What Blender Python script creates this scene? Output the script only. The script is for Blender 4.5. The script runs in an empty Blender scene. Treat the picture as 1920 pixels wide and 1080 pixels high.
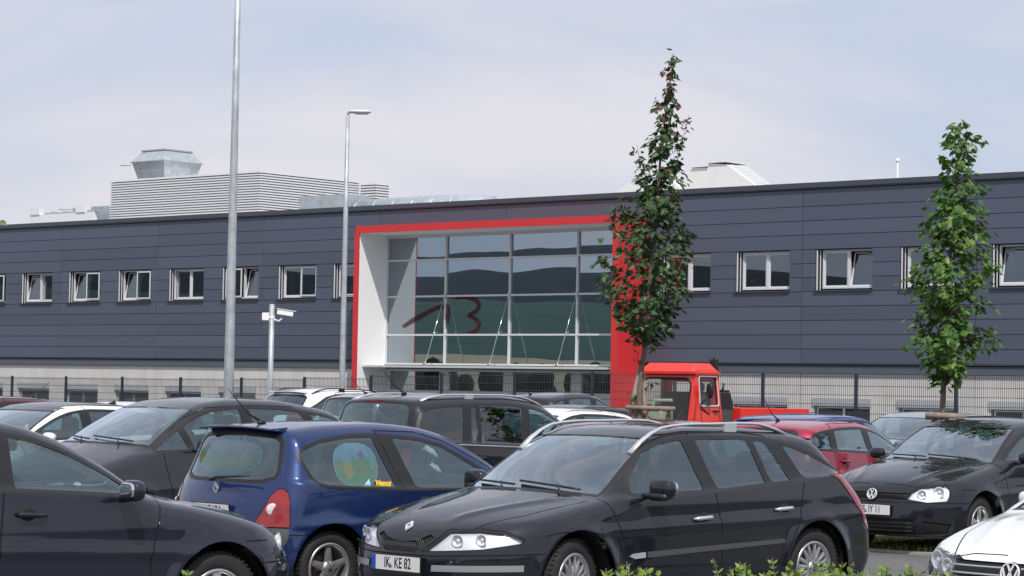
import bpy, bmesh, math, random
import numpy as np
from mathutils import Vector, Matrix
C = bpy.context.scene
COL = C.collection

# ---------------------------------------------------------------- camera
FPX = 4500.0; ROLL = .0185; PITCH = math.atan(190/4500.); CAMH = 1.7
_F = np.array([0, math.cos(PITCH), math.sin(PITCH)]); _R0 = np.array([1., 0, 0]); _U0 = np.array([0, -math.sin(PITCH), math.cos(PITCH)])
_R = _R0*math.cos(ROLL)+_U0*math.sin(ROLL); _U = _U0*math.cos(ROLL)-_R0*math.sin(ROLL)
def at(px, py, Y):                      # photo pixel + real distance along the view axis -> world point
    d = _F+_R*(px-960)/FPX-_U*(py-540)/FPX
    return np.array([0, 0, CAMH])+d*(Y/d[1])
def hor(px): return 730+.0185*(px-960)
cam = bpy.data.cameras.new('camera'); cam.sensor_width = 36; cam.lens = FPX/1920*36
cam.clip_start = .5; cam.clip_end = 6000
co = bpy.data.objects.new('camera', cam); COL.objects.link(co)
co.matrix_world = Matrix(((_R[0], _U[0], -_F[0], 0), (_R[1], _U[1], -_F[1], 0), (_R[2], _U[2], -_F[2], CAMH), (0, 0, 0, 1)))
C.camera = co
C.view_settings.view_transform = 'Standard'; C.view_settings.look = 'None'
C.view_settings.exposure = 0.0; C.view_settings.gamma = 1.0
# ---------------------------------------------------------------- sky and sun
SUN_EL = math.radians(54); SUN_AZ = math.radians(172)   # azimuth clockwise from +Y: behind the camera
w = bpy.data.worlds.new('World'); C.world = w; w.use_nodes = True
nt = w.node_tree; N = nt.nodes; K = nt.links
bg = N['Background']; bg.inputs['Strength'].default_value = .09
sky = N.new('ShaderNodeTexSky'); sky.sky_type = 'NISHITA'; sky.sun_disc = False
sky.sun_elevation = SUN_EL; sky.sun_rotation = SUN_AZ; sky.dust_density = 2.5; sky.air_density = 1.0; sky.altitude = 200
tc = N.new('ShaderNodeTexCoord'); mp = N.new('ShaderNodeMapping'); mp.inputs['Scale'].default_value = (1, 1, 4.0)
mp.inputs['Location'].default_value = (.3, .1, .25)
K.new(tc.outputs['Generated'], mp.inputs['Vector'])
n1 = N.new('ShaderNodeTexNoise'); n1.inputs['Scale'].default_value = 3.6; n1.inputs['Detail'].default_value = 6; n1.inputs['Roughness'].default_value = .5; n1.inputs['Distortion'].default_value = .5
K.new(mp.outputs[0], n1.inputs['Vector'])
cr = N.new('ShaderNodeValToRGB'); cr.color_ramp.elements[0].position = .40; cr.color_ramp.elements[0].color = (0, 0, 0, 1); cr.color_ramp.elements[1].position = .66; cr.color_ramp.elements[1].color = (1, 1, 1, 1)
K.new(n1.outputs['Fac'], cr.inputs[0])
hz = N.new('ShaderNodeMix'); hz.data_type = 'RGBA'; hz.inputs[0].default_value = .86
K.new(sky.outputs[0], hz.inputs['A']); hz.inputs['B'].default_value = (6.7, 7.45, 9.1, 1)
mx = N.new('ShaderNodeMix'); mx.data_type = 'RGBA'
mm = N.new('ShaderNodeMath'); mm.operation = 'MULTIPLY'; mm.inputs[1].default_value = .85; K.new(cr.outputs[0], mm.inputs[0])
K.new(mm.outputs[0], mx.inputs[0]); K.new(hz.outputs['Result'], mx.inputs['A']); mx.inputs['B'].default_value = (8.9, 8.6, 9.1, 1)
K.new(mx.outputs['Result'], bg.inputs['Color'])
sl = bpy.data.lights.new('sun', 'SUN'); sl.energy = 3.8; sl.angle = math.radians(.6); sl.color = (1, .955, .89)
so = bpy.data.objects.new('sun', sl); COL.objects.link(so)
sdir = Vector((math.sin(SUN_AZ)*math.cos(SUN_EL), math.cos(SUN_AZ)*math.cos(SUN_EL), math.sin(SUN_EL)))
so.rotation_euler = sdir.to_track_quat('Z', 'Y').to_euler(); so.location = (0, -20, 60)

# ---------------------------------------------------------------- materials
MATS = {}
def mat(name, col, rough=.6, metal=0, coat=0, noise=0, nscale=8, bump=0, bscale=60, ior=1.5, spec=.5, coatr=.03, vcol=None, stretch=None):
    if name in MATS: return MATS[name]
    m = bpy.data.materials.new(name); m.use_nodes = True; MATS[name] = m
    t = m.node_tree; b = t.nodes['Principled BSDF']
    b.inputs['Base Color'].default_value = (*col, 1); b.inputs['Roughness'].default_value = rough
    b.inputs['Metallic'].default_value = metal; b.inputs['Coat Weight'].default_value = coat; b.inputs['Coat Roughness'].default_value = coatr; b.inputs['Coat IOR'].default_value = 1.55 if coat == 1 else 1.5
    b.inputs['IOR'].default_value = ior; b.inputs['Specular IOR Level'].default_value = spec
    if noise or bump:
        tc = t.nodes.new('ShaderNodeTexCoord'); src = tc.outputs['Object']
        if stretch:
            mpp = t.nodes.new('ShaderNodeMapping'); mpp.inputs['Scale'].default_value = stretch; t.links.new(src, mpp.inputs[0]); src = mpp.outputs[0]
    if noise:
        n = t.nodes.new('ShaderNodeTexNoise'); n.inputs['Scale'].default_value = nscale; n.inputs['Detail'].default_value = 6; n.inputs['Roughness'].default_value = .6
        t.links.new(src, n.inputs['Vector'])
        mr = t.nodes.new('ShaderNodeMapRange'); mr.inputs['From Min'].default_value = .25; mr.inputs['From Max'].default_value = .75
        mr.inputs['To Min'].default_value = 1-noise; mr.inputs['To Max'].default_value = 1+noise
        t.links.new(n.outputs['Fac'], mr.inputs['Value'])
        mu = t.nodes.new('ShaderNodeMix'); mu.data_type = 'RGBA'; mu.blend_type = 'MULTIPLY'; mu.inputs[0].default_value = 1
        mu.inputs['A'].default_value = (*col, 1); t.links.new(mr.outputs[0], mu.inputs['B'])
        t.links.new(mu.outputs['Result'], b.inputs['Base Color'])
    if vcol:
        a = t.nodes.new('ShaderNodeAttribute'); a.attribute_name = vcol; t.links.new(a.outputs['Color'], b.inputs['Base Color'])
    if bump:
        n = t.nodes.new('ShaderNodeTexNoise'); n.inputs['Scale'].default_value = bscale; n.inputs['Detail'].default_value = 4
        t.links.new(src, n.inputs['Vector'])
        bp = t.nodes.new('ShaderNodeBump'); bp.inputs['Strength'].default_value = bump; bp.inputs['Distance'].default_value = .01
        t.links.new(n.outputs['Fac'], bp.inputs['Height']); t.links.new(bp.outputs[0], b.inputs['Normal'])
    return m
def glass(name, tint, refl=1.6, base=0.0, rough=0.0, bump=0, bscale=.5, rcol=(1, 1, 1)):
    if name in MATS: return MATS[name]
    m = bpy.data.materials.new(name); m.use_nodes = True; MATS[name] = m
    t = m.node_tree; t.nodes.clear(); n = t.nodes; k = t.links
    o = n.new('ShaderNodeOutputMaterial'); mx = n.new('ShaderNodeMixShader'); tr = n.new('ShaderNodeBsdfTransparent'); gl = n.new('ShaderNodeBsdfGlossy')
    tr.inputs[0].default_value = (*tint, 1); gl.inputs['Roughness'].default_value = rough; gl.inputs['Color'].default_value = (*rcol, 1)
    fr = n.new('ShaderNodeFresnel'); ge = n.new('ShaderNodeNewGeometry'); mrr = n.new('ShaderNodeMapRange'); mrr.inputs['To Min'].default_value = 1.5; mrr.inputs['To Max'].default_value = 1/1.5
    k.new(ge.outputs['Backfacing'], mrr.inputs['Value']); k.new(mrr.outputs[0], fr.inputs[0])
    mul = n.new('ShaderNodeMath'); mul.operation = 'MULTIPLY_ADD'; mul.inputs[1].default_value = refl; mul.inputs[2].default_value = base; mul.use_clamp = True
    k.new(fr.outputs[0], mul.inputs[0]); k.new(mul.outputs[0], mx.inputs[0]); k.new(tr.outputs[0], mx.inputs[1]); k.new(gl.outputs[0], mx.inputs[2])
    k.new(mx.outputs[0], o.inputs[0])
    if bump:
        tc = n.new('ShaderNodeTexCoord'); ns = n.new('ShaderNodeTexNoise'); ns.inputs['Scale'].default_value = bscale; ns.inputs['Detail'].default_value = 1
        k.new(tc.outputs['Object'], ns.inputs['Vector']); bp = n.new('ShaderNodeBump'); bp.inputs['Strength'].default_value = bump; bp.inputs['Distance'].default_value = .02
        k.new(ns.outputs['Fac'], bp.inputs['Height']); k.new(bp.outputs[0], gl.inputs['Normal'])
    return m

# ---------------------------------------------------------------- object helpers
def link(name, me, m=None, parent=None):
    if m is not None and not me.materials: me.materials.append(m)
    o = bpy.data.objects.new(name, me); COL.objects.link(o)
    if parent is not None: o.parent = parent
    return o
def tag(o, label=None, cat=None, group=None, kind=None):
    if label: o['label'] = label
    if cat: o['category'] = cat
    if group: o['group'] = group
    if kind: o['kind'] = kind
    return o
def thing(name, label, cat, loc=(0, 0, 0), rz=0, group=None):
    o = bpy.data.objects.new(name, None); COL.objects.link(o); o.location = loc; o.rotation_euler = (0, 0, rz)
    o.empty_display_size = .2
    return tag(o, label, cat, group)
class MB:
    def __init__(s): s.v = []; s.f = []; s.sm = []
    def add(s, vs, fs, smooth=False):
        n = len(s.v); s.v += [tuple(float(c) for c in p) for p in vs]; s.f += [tuple(i+n for i in f) for f in fs]; s.sm += [smooth]*len(fs)
    def box(s, x0, x1, y0, y1, z0, z1, M=None):
        v = [(x, y, z) for x in (x0, x1) for y in (y0, y1) for z in (z0, z1)]
        if M is not None: v = [M @ Vector(p) for p in v]
        s.add(v, [(0, 1, 3, 2), (4, 6, 7, 5), (0, 4, 5, 1), (2, 3, 7, 6), (0, 2, 6, 4), (1, 5, 7, 3)])
    def quad(s, a, b, c, d): s.add([a, b, c, d], [(0, 1, 2, 3)])
    def tube(s, pts, r, n=8, caps=True, smooth=True, flat=1.0):
        P = [Vector(p) for p in pts]; R = r if hasattr(r, '__len__') else [r]*len(P)
        rings = []; up = Vector((0, 0, 1))
        for i, p in enumerate(P):
            d = (P[min(i+1, len(P)-1)]-P[max(i-1, 0)]).normalized()
            a = d.cross(up) if abs(d.z) < .95 else d.cross(Vector((1, 0, 0)))
            a.normalize(); b = a.cross(d)
            rings.append([p+a*math.cos(t)*R[i]+b*math.sin(t)*R[i]*flat for t in [2*math.pi*k/n for k in range(n)]])
        vs = [v for g in rings for v in g]
        fs = [(i*n+k, i*n+(k+1) % n, (i+1)*n+(k+1) % n, (i+1)*n+k) for i in range(len(P)-1) for k in range(n)]
        s.add(vs, fs, smooth)
        if caps: s.add(rings[0], [tuple(range(n))]); s.add(rings[-1], [tuple(range(n-1, -1, -1))])
    def prism(s, poly, axis, t0, t1, smooth=False):
        # poly in the two other axes, extruded along axis (0,1,2)
        def mk(p, t):
            q = [p[0], p[1]]; q.insert(axis, t); return q
        n = len(poly); v = [mk(p, t0) for p in poly]+[mk(p, t1) for p in poly]
        s.add(v, [tuple(range(n)), tuple(range(2*n-1, n-1, -1))]); s.add(v, [(i, i+n, (i+1) % n+n, (i+1) % n) for i in range(n)], smooth)
    def lathe(s, prof, axis='y', n=32, smooth=True, c=(0, 0, 0), close=False):
        vs = []
        for r, h in prof:
            for k in range(n):
                t = 2*math.pi*k/n; a, b = r*math.cos(t), r*math.sin(t)
                vs.append({'y': (c[0]+a, c[1]+h, c[2]+b), 'z': (c[0]+a, c[1]+b, c[2]+h), 'x': (c[0]+h, c[1]+a, c[2]+b)}[axis])
        m = len(prof)
        s.add(vs, [(i*n+k, i*n+(k+1) % n, ((i+1) % m)*n+(k+1) % n, ((i+1) % m)*n+k) for i in range(m if close else m-1) for k in range(n)], smooth)
    def ell(s, c, r, n=14, p=2.0, M=None):
        vs = []; m = n//2
        def sp(x): return math.copysign(abs(x)**(2/p), x)
        for i in range(m+1):
            a = -math.pi/2+math.pi*i/m
            for k in range(n):
                t = 2*math.pi*k/n; v = Vector((r[0]*sp(math.cos(a))*sp(math.cos(t)), r[1]*sp(math.cos(a))*sp(math.sin(t)), r[2]*sp(math.sin(a))))
                if M is not None: v = M @ v
                vs.append(v+Vector(c))
        s.add(vs, [(i*n+k, i*n+(k+1) % n, (i+1)*n+(k+1) % n, (i+1)*n+k) for i in range(m) for k in range(n)], True)
    def mesh(s, name, m):
        me = bpy.data.meshes.new(name); me.from_pydata(s.v, [], s.f); me.polygons.foreach_set('use_smooth', s.sm)
        bm = bmesh.new(); bm.from_mesh(me); bmesh.ops.remove_doubles(bm, verts=bm.verts, dist=1e-5); bmesh.ops.recalc_face_normals(bm, faces=bm.faces); bm.to_mesh(me); bm.free()
        if m is not None: me.materials.append(m)
        return me
    def build(s, name, m, parent=None): return link(name, s.mesh(name, m), None, parent)
def bevel_obj(o, w=.01, seg=2):
    md = o.modifiers.new('bevel', 'BEVEL'); md.width = w; md.segments = seg; md.limit_method = 'ANGLE'; return o
def text_mesh(txt, size, m, ext=.002, sx=1.0, bold=0.0, shear=0, align='CENTER'):
    cu = bpy.data.curves.new('lettering', 'FONT'); cu.body = txt; cu.size = size; cu.extrude = ext; cu.offset = bold; cu.align_x = align; cu.align_y = 'CENTER'; cu.shear = shear
    cu.resolution_u = 3
    o = bpy.data.objects.new('lettering', cu); COL.objects.link(o)
    dg = bpy.context.evaluated_depsgraph_get(); me = bpy.data.meshes.new_from_object(o.evaluated_get(dg))
    bpy.data.objects.remove(o); bpy.data.curves.remove(cu)
    for v in me.vertices: v.co.x *= sx
    me.materials.clear(); me.materials.append(m); return me
# ================================================================ CAR BUILDER
def table(pts, sig=.02, lo=-1.5, hi=7.0):
    pts = sorted(pts); x = np.array([p[0] for p in pts], float); y = np.array([p[1] for p in pts], float)
    g = np.arange(lo, hi, .01); h = np.diff(x); d = np.diff(y)/h; m = np.zeros(len(x))       # pchip
    for i in range(1, len(x)-1):
        if d[i-1]*d[i] > 0:
            w1 = 2*h[i]+h[i-1]; w2 = h[i]+2*h[i-1]; m[i] = (w1+w2)/(w1/d[i-1]+w2/d[i])
    m[0] = d[0]; m[-1] = d[-1]
    k = np.clip(np.searchsorted(x, g)-1, 0, len(h)-1); t = np.clip((g-x[k])/h[k], 0, 1)
    v = (1+2*t)*(1-t)**2*y[k]+t*(1-t)**2*h[k]*m[k]+t*t*(3-2*t)*y[k+1]+t*t*(t-1)*h[k]*m[k+1]
    if sig:
        kk = np.arange(-int(4*sig*100)-1, int(4*sig*100)+2)*.01; ker = np.exp(-.5*(kk/sig)**2); ker /= ker.sum()
        n = len(kk)//2; v = np.convolve(np.pad(v, n, mode='edge'), ker, mode='valid')
    return lambda q: np.interp(q, g, v)
def smax(a, b, k):
    h = np.maximum(k-np.abs(a-b), 0)/k; return np.maximum(a, b)+h*h*k*.25
class Body:
    """implicit car hull: s runs rearwards from the nose, y to the car's left, z up"""
    def __init__(self, sp):
        self.sp = sp; self.L = sp['L']; self.hw = sp['hw']
        self.T = table(sp['top'], sp.get('tsig', .03)); self.B = table(sp['belt'], .05)
        self.nose = table(sp['nose'], .02); self.tail = table(sp['tail'], .02)
        self.wp = table(sp.get('plan', [(0, .96), (.8, 1), (self.L-.9, 1), (self.L, .96)]), .08)
        self.ra = sp['r']+.065; self.fw = sp['fw']; self.rw = sp['rw']; self.r = sp['r']
    def F(self, s, y, z):
        sp = self.sp; L = self.L; hw = self.hw; ya = np.abs(y); q = ya/hw
        b = np.clip((sp.get('mid', .52)*L-s)/(.22*L), -1, 1); b = b*(1.5-.5*b*b)
        se = s-sp.get('wrap', .26)*ya*ya*b
        zt = self.T(se)-sp.get('crown', .07)*ya*ya
        for (s0, s1, y0, y1, hgt, wd) in sp.get('ridges', []):
            yc = y0+(y1-y0)*np.clip((s-s0)/(s1-s0), 0, 1); e = np.clip(np.minimum((s-s0+.1), (s1-s+.05))/.2, 0, 1)
            zt = zt+hgt*e*np.exp(-((ya-yc)/wd)**2)
        sl = np.clip((self.T(se+.01)-self.T(se-.01))/.02, -4, 4)
        f1 = (z-zt)/np.sqrt(1+sl*sl)
        zb = self.B(s); t = np.clip((z-zb)/.05, 0, 1); t = t*t*(3-2*t)
        tm = sp.get('tumble', .34); up = np.maximum(z-zb, 0)
        low = -.16*np.clip(.42-z, 0, 1)**1.5*1.2-.10*np.clip(z-.60, 0, .5)**1.5
        wv = hw*self.wp(s)+low-sp.get('shoulder', .03)*t-tm*up-.12*up*up
        # character line
        cl = sp.get('crease')
        if cl: wv = wv+.014*np.exp(-((z-(cl[0]+cl[1]*s))/.035)**2)*np.clip((s-.7)*3, 0, 1)
        for c in (self.fw, self.rw):
            rho = np.sqrt((s-c)**2+(z-self.r)**2); wv = wv+.020*np.exp(-((rho-self.ra)/.06)**2)*np.clip((zb-z)/.1, 0, 1)
        f2 = (ya-wv)/np.where(up > 0, 1+.15*tm, 1)
        f = smax(f1, f2, sp.get('fil', .13))
        f = smax(f, (self.nose(z)+sp.get('bowf', .42)*q**3.0-s)/1.12, .09)
        f = smax(f, (s-(self.tail(z)-sp.get('bowr', .22)*q**3.2))/1.1, .08)
        f = smax(f, sp.get('zb', .19)-z, .05)
        return f
    def grad(self, P, e=.004):
        s, y, z = P.T; g = np.stack([self.F(s+e, y, z)-self.F(s-e, y, z), self.F(s, y+e, z)-self.F(s, y-e, z), self.F(s, y, z+e)-self.F(s, y, z-e)], 1)/(2*e)
        return g
    def hit(self, o, d, t0=0, t1=3):   # first crossing outside -> inside
        o = np.array(o, float); d = np.array(d, float); t = np.linspace(t0, t1, 400); P = o+t[:, None]*d
        f = self.F(*P.T); i = np.argmax(f < 0)
        if f[i] >= 0: return None
        a, b = t[max(i-1, 0)], t[i]
        for _ in range(30):
            m = (a+b)/2
            if self.F(*(o+m*d)[:, None])[0] > 0: a = m
            else: b = m
        return o+b*d
    def mesh(self, h):
        L = self.L; xs = np.arange(-.1, L+.12, h); ny = int(math.ceil((self.hw+.1)/h)); ys = (np.arange(-ny, ny)+.5)*h; zs = np.arange(.08, 2.0, h)
        zs = zs[zs < max(p[1] for p in self.sp['top'])+2*h+.05]
        G = self.F(*np.meshgrid(xs, ys, zs, indexing='ij')); ins = G < 0
        nx, nyy, nz = G.shape; idx = -np.ones((nx-1, nyy-1, nz-1), int)
        cnt = sum(ins[a:nx-1+a, b:nyy-1+b, c:nz-1+c].astype(int) for a in (0, 1) for b in (0, 1) for c in (0, 1))
        act = (cnt > 0) & (cnt < 8); ijk = np.argwhere(act); idx[act] = np.arange(len(ijk))
        # mean of edge crossings
        acc = np.zeros((len(ijk), 3)); num = np.zeros(len(ijk))
        cor = [(a, b, c) for a in (0, 1) for b in (0, 1) for c in (0, 1)]
        for p in cor:
            for ax in range(3):
                if p[ax]: continue
                q = list(p); q[ax] = 1
                g0 = G[ijk[:, 0]+p[0], ijk[:, 1]+p[1], ijk[:, 2]+p[2]]; g1 = G[ijk[:, 0]+q[0], ijk[:, 1]+q[1], ijk[:, 2]+q[2]]
                m = (g0 < 0) != (g1 < 0); t = np.where(m, g0/np.where(m, g0-g1, 1), 0)
                pt = np.array(p, float)[None]+np.zeros((len(ijk), 3)); pt[:, ax] = t
                acc += pt*m[:, None]; num += m
        V = (ijk+acc/num[:, None])*h+np.array([xs[0], ys[0], zs[0]])
        fs = []
        for ax in range(3):
            o1, o2 = [(1, 2), (2, 0), (0, 1)][ax]
            sl0 = [slice(None)]*3; sl1 = [slice(None)]*3; sl0[ax] = slice(0, -1); sl1[ax] = slice(1, None)
            a = ins[tuple(sl0)]; b = ins[tuple(sl1)]; e = np.argwhere(a != b)
            ok = (e[:, o1] > 0) & (e[:, o2] > 0) & (e[:, o1] < G.shape[o1]-1) & (e[:, o2] < G.shape[o2]-1); e = e[ok]
            d1 = np.zeros(3, int); d1[o1] = 1; d2 = np.zeros(3, int); d2[o2] = 1
            q = [e-d1-d2, e-d2, e, e-d1]; q = np.stack([idx[tuple(x.T)] for x in q], 1)
            flip = ~a[tuple(e.T)]; q[flip] = q[flip][:, ::-1]; fs.append(q)
        Q = np.concatenate(fs); Q = Q[(Q >= 0).all(1)]
        for _ in range(5):
            f = self.F(*V.T); g = self.grad(V); V = V-np.clip(f/np.maximum((g*g).sum(1), .2), -.03, .03)[:, None]*g
        T = np.concatenate([Q[:, [0, 1, 2]], Q[:, [0, 2, 3]]])
        return V, T
def inpoly(P, poly):
    x, y = P.T; r = np.zeros(len(P), bool); n = len(poly)
    for i in range(n):
        x0, y0 = poly[i]; x1, y1 = poly[(i+1) % n]
        if y0 == y1: continue
        c = ((y0 > y) != (y1 > y)) & (x < (x1-x0)*(y-y0)/(y1-y0)+x0); r ^= c
    return r
def mn3(T): return np.minimum(np.minimum(T[:, 0], T[:, 1]), T[:, 2])
def mx3(T): return np.maximum(np.maximum(T[:, 0], T[:, 1]), T[:, 2])
class Soup:
    def __init__(s, V, T):
        s.V = V; s.T = T; s.reg = np.zeros(len(T), int); s.mt = np.zeros(len(T), int); s.nv = len(V)
        a, b, c = V[T[:, 0]], V[T[:, 1]], V[T[:, 2]]; n = np.cross(b-a, c-a); s.N = n/np.maximum(np.linalg.norm(n, axis=1), 1e-12)[:, None]; s.C0 = V[T].mean(1)
    def fn(s): return s.N
    def cen(s): return s.C0
    def fresh(s): s.C0 = s.V[s.T].mean(1)
    def cut(s, A, poly, mask, reg=None, mt=None, only=None):
        """A: 3x2 projection; poly in that plane"""
        poly = np.array([tuple(p) for p in poly], float); n = len(poly)
        W = s.V @ A; TT = W[s.T]; plo = poly.min(0)-1e-3; phi = poly.max(0)+1e-3
        loc = (mn3(TT) <= phi).all(1) & (mx3(TT) >= plo).all(1) & mask(s)
        if only is not None: loc &= np.isin(s.mt, only)
        li = np.where(loc)[0]
        if not len(li): return
        T = s.T[li]; par = li.copy(); Vn = [s.V]; nv = len(s.V); TT = TT[li]
        for i in range(n):
            p = poly[i]; q = poly[(i+1) % n]; d = q-p; l = math.hypot(*d)
            if l < 1e-6: continue
            nn = np.array([-d[1], d[0]])/l
            D = (TT-p) @ nn; D[np.abs(D) < 2e-4] = 0
            lo = np.minimum(p, q)-1e-3; hi = np.maximum(p, q)+1e-3
            sg = np.sign(D); cr = (sg.max(1) > 0) & (sg.min(1) < 0) & (mn3(TT) <= hi).all(1) & (mx3(TT) >= lo).all(1)
            ci = np.where(cr)[0]
            if not len(ci): continue
            t = T[ci]; g = sg[ci]; dd = D[ci]; z = (g == 0).any(1)
            iso = np.where(z, np.argmax(g == 0, 1), np.where((g > 0).sum(1) == 1, np.argmax(g > 0, 1), np.argmax(g < 0, 1)))
            r = np.arange(len(t)); ro = [(iso+j) % 3 for j in range(3)]
            t = np.stack([t[r, k] for k in ro], 1); dd = np.stack([dd[r, k] for k in ro], 1)
            nz = ~z
            e = np.concatenate([t[nz][:, [0, 1]], t[nz][:, [0, 2]], t[z][:, [1, 2]]]); de = np.concatenate([dd[nz][:, [0, 1]], dd[nz][:, [0, 2]], dd[z][:, [1, 2]]])
            sw = e[:, 0] > e[:, 1]; e[sw] = e[sw][:, ::-1]; de[sw] = de[sw][:, ::-1]
            key = e[:, 0]*10000000+e[:, 1]; _, fi, inv = np.unique(key, return_index=True, return_inverse=True); inv = inv.ravel()
            ue = e[fi]; du = de[fi]; k = du[:, 0]/(du[:, 0]-du[:, 1]); VV = s.V; new = VV[ue[:, 0]]+(VV[ue[:, 1]]-VV[ue[:, 0]])*k[:, None]
            base = len(s.V); s.V = np.concatenate([s.V, new]); inv = inv+base
            na = int(nz.sum()); m1 = inv[:na]; m2 = inv[na:2*na]; m3 = inv[2*na:]; ta = t[nz]; tb = t[z]
            nt_ = np.concatenate([np.stack([ta[:, 0], m1, m2], 1), np.stack([m1, ta[:, 1], ta[:, 2]], 1), np.stack([m1, ta[:, 2], m2], 1),
                                  np.stack([tb[:, 0], tb[:, 1], m3], 1), np.stack([tb[:, 0], m3, tb[:, 2]], 1)])
            ia = par[ci[nz]]; ib = par[ci[z]]; src = np.concatenate([ia, ia, ia, ib, ib])
            keep = np.ones(len(T), bool); keep[ci] = False
            T = np.concatenate([T[keep], nt_]); par = np.concatenate([par[keep], src])
            TT = np.concatenate([TT[keep], (s.V[nt_.ravel()] @ A).reshape(-1, 3, 2)])
        cc = TT.mean(1); sel = inpoly(cc, poly)
        kp = ~loc
        R_ = s.reg[par]; M_ = s.mt[par]
        if reg is not None: R_[sel] = reg
        if mt is not None: M_[sel] = mt
        s.N = np.concatenate([s.N[kp], s.N[par]]); s.C0 = np.concatenate([s.C0[kp], s.V[T].mean(1)])
        s.reg = np.concatenate([s.reg[kp], R_]); s.mt = np.concatenate([s.mt[kp], M_]); s.T = np.concatenate([s.T[kp], T])
AX_SIDE = np.array([[1., 0], [0, 0], [0, 1]]); AX_TOP = np.array([[1., 0], [0, 1], [0, 0]]); AX_FRONT = np.array([[0., 0], [1, 0], [0, 1]])
R2 = 1/math.sqrt(2)
def offset_poly(poly, d):
    P = np.array(poly, float); a = np.roll(P, 1, 0); b = np.roll(P, -1, 0)
    area = .5*np.sum(P[:, 0]*b[:, 1]-b[:, 0]*P[:, 1]); sgn = 1 if area > 0 else -1
    e1 = P-a; e2 = b-P; e1 /= np.maximum(np.linalg.norm(e1, axis=1), 1e-9)[:, None]; e2 /= np.maximum(np.linalg.norm(e2, axis=1), 1e-9)[:, None]
    n1 = np.stack([e1[:, 1], -e1[:, 0]], 1)*sgn; n2 = np.stack([e2[:, 1], -e2[:, 0]], 1)*sgn; m = n1+n2
    l = np.maximum((m*m).sum(1), .5); return P+m*(2*d/l)[:, None]
def round_poly(poly, it=2, w=.25, r=None):
    P = [np.array(p, float) for p in poly]
    if r is not None:
        Q = []; n = len(P)
        for i in range(n):
            a, b, c = P[i-1], P[i], P[(i+1) % n]; la = np.linalg.norm(a-b); lc = np.linalg.norm(c-b)
            if la < 1e-6 or lc < 1e-6: continue
            cs = float(np.dot(a-b, c-b)/(la*lc))
            if cs < -.93: Q.append(b); continue
            p = b+(a-b)/la*min(r, la*.45); q = b+(c-b)/lc*min(r, lc*.45)
            for t in (0, .33, .67, 1): Q.append(p*(1-t)**2+b*2*t*(1-t)+q*t*t)
        return Q
    for _ in range(it):
        Q = []
        for i in range(len(P)):
            a, b = P[i], P[(i+1) % len(P)]; Q += [a+(b-a)*w, b-(b-a)*w]
        P = Q
    return P
def strips(line, wd):
    out = []
    for a, b in zip(line[:-1], line[1:]):
        a = np.array(a, float); b = np.array(b, float); d = b-a; d /= np.linalg.norm(d); n = np.array([-d[1], d[0]])*wd/2
        out.append([a-n-d*wd*.3, b-n+d*wd*.3, b+n+d*wd*.3, a+n-d*wd*.3])
    return out
def clip_half(poly, p, d, keep):   # keep side: sign of cross(d, x-p)
    out = []; n = len(poly)
    f = [keep*(d[0]*(q[1]-p[1])-d[1]*(q[0]-p[0])) for q in poly]
    for i in range(n):
        a, b = poly[i], poly[(i+1) % n]; fa, fb = f[i], f[(i+1) % n]
        if fa >= 0: out.append(a)
        if fa*fb < 0:
            t = fa/(fa-fb); out.append((a[0]+(b[0]-a[0])*t, a[1]+(b[1]-a[1])*t))
    return out
# material slots of the hull
BODY, GAP, TRIM, SGLASS, WGLASS, RGLASS, HLAMP, TLAMP, GRILLE, HOLE, PLAST, REVL, FLAP, IND = range(14)
m_gap = mat('shut_gap', (.006, .006, .007), .8); m_trim = mat('black_trim', (.012, .012, .013), .45)
m_plast = mat('grey_plastic', (.065, .067, .07), .45); m_badge = mat('badge_silver', (.80, .80, .82), .28, metal=.35); m_tyre = mat('tyre_rubber', (.018, .018, .019), .8, noise=.3, nscale=20)
m_alloy = mat('alloy_wheel', (.52, .52, .53), .32, metal=.85, noise=.12, nscale=12); m_chrome = mat('chrome', (.75, .76, .78), .12, metal=1)
m_silver = mat('silver_rail', (.62, .63, .65), .38, metal=.6); m_dark = mat('interior_dark', (.030, .031, .034), .75, noise=.2)
m_seat = mat('seat_fabric', (.045, .047, .052), .9, noise=.3, nscale=30); m_disc = mat('brake_disc', (.16, .10, .08), .6, metal=.5)
m_red = mat('tail_lamp_red', (.24, .004, .007), .2, coat=1, noise=.35, nscale=14); m_white = mat('reversing_lamp', (.65, .62, .62), .15, coat=1, noise=.3, nscale=60)
m_reflector = mat('lamp_reflector', (.86, .87, .90), .35, metal=.45, noise=.12, nscale=22); m_plate = mat('plate_white', (.72, .72, .70), .4, noise=.06, nscale=30)
m_letter = mat('plate_black', (.012, .012, .012), .5); m_blue = mat('plate_blue', (.02, .08, .45), .4); m_orange = mat('indicator_orange', (.75, .22, .03), .3)
g_side = glass('side_glass', (.48, .64, .64), 1.7, .10, rcol=(.80, .95, 1)); g_front = glass('windscreen_glass', (.60, .72, .73), 1.9, .19, rcol=(.84, .94, 1)); g_lens = glass('lamp_lens', (.93, .94, .95), 1.3)
g_priv = glass('privacy_glass', (.20, .25, .26), 1.8, .04)
def paint(name, col, metal=.0, rough=.35, flake=.10): return mat('paint_'+name, col, rough, metal=metal, coat=1, noise=flake, nscale=3, coatr=.03, spec=.12)
P_BLACK = paint('black', (.007, .008, .014), 0, .45); P_NAVYBLACK = paint('blue_black', (.010, .011, .022), 0, .45); P_BLUE = paint('blue', (.011, .028, .105), .3, .35)
P_WHITE = paint('white', (.78, .78, .78), 0, .4, .03); P_RED = paint('raspberry', (.33, .018, .05), .3, .35); P_MAROON = paint('maroon', (.10, .012, .018), .4, .35)
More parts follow.
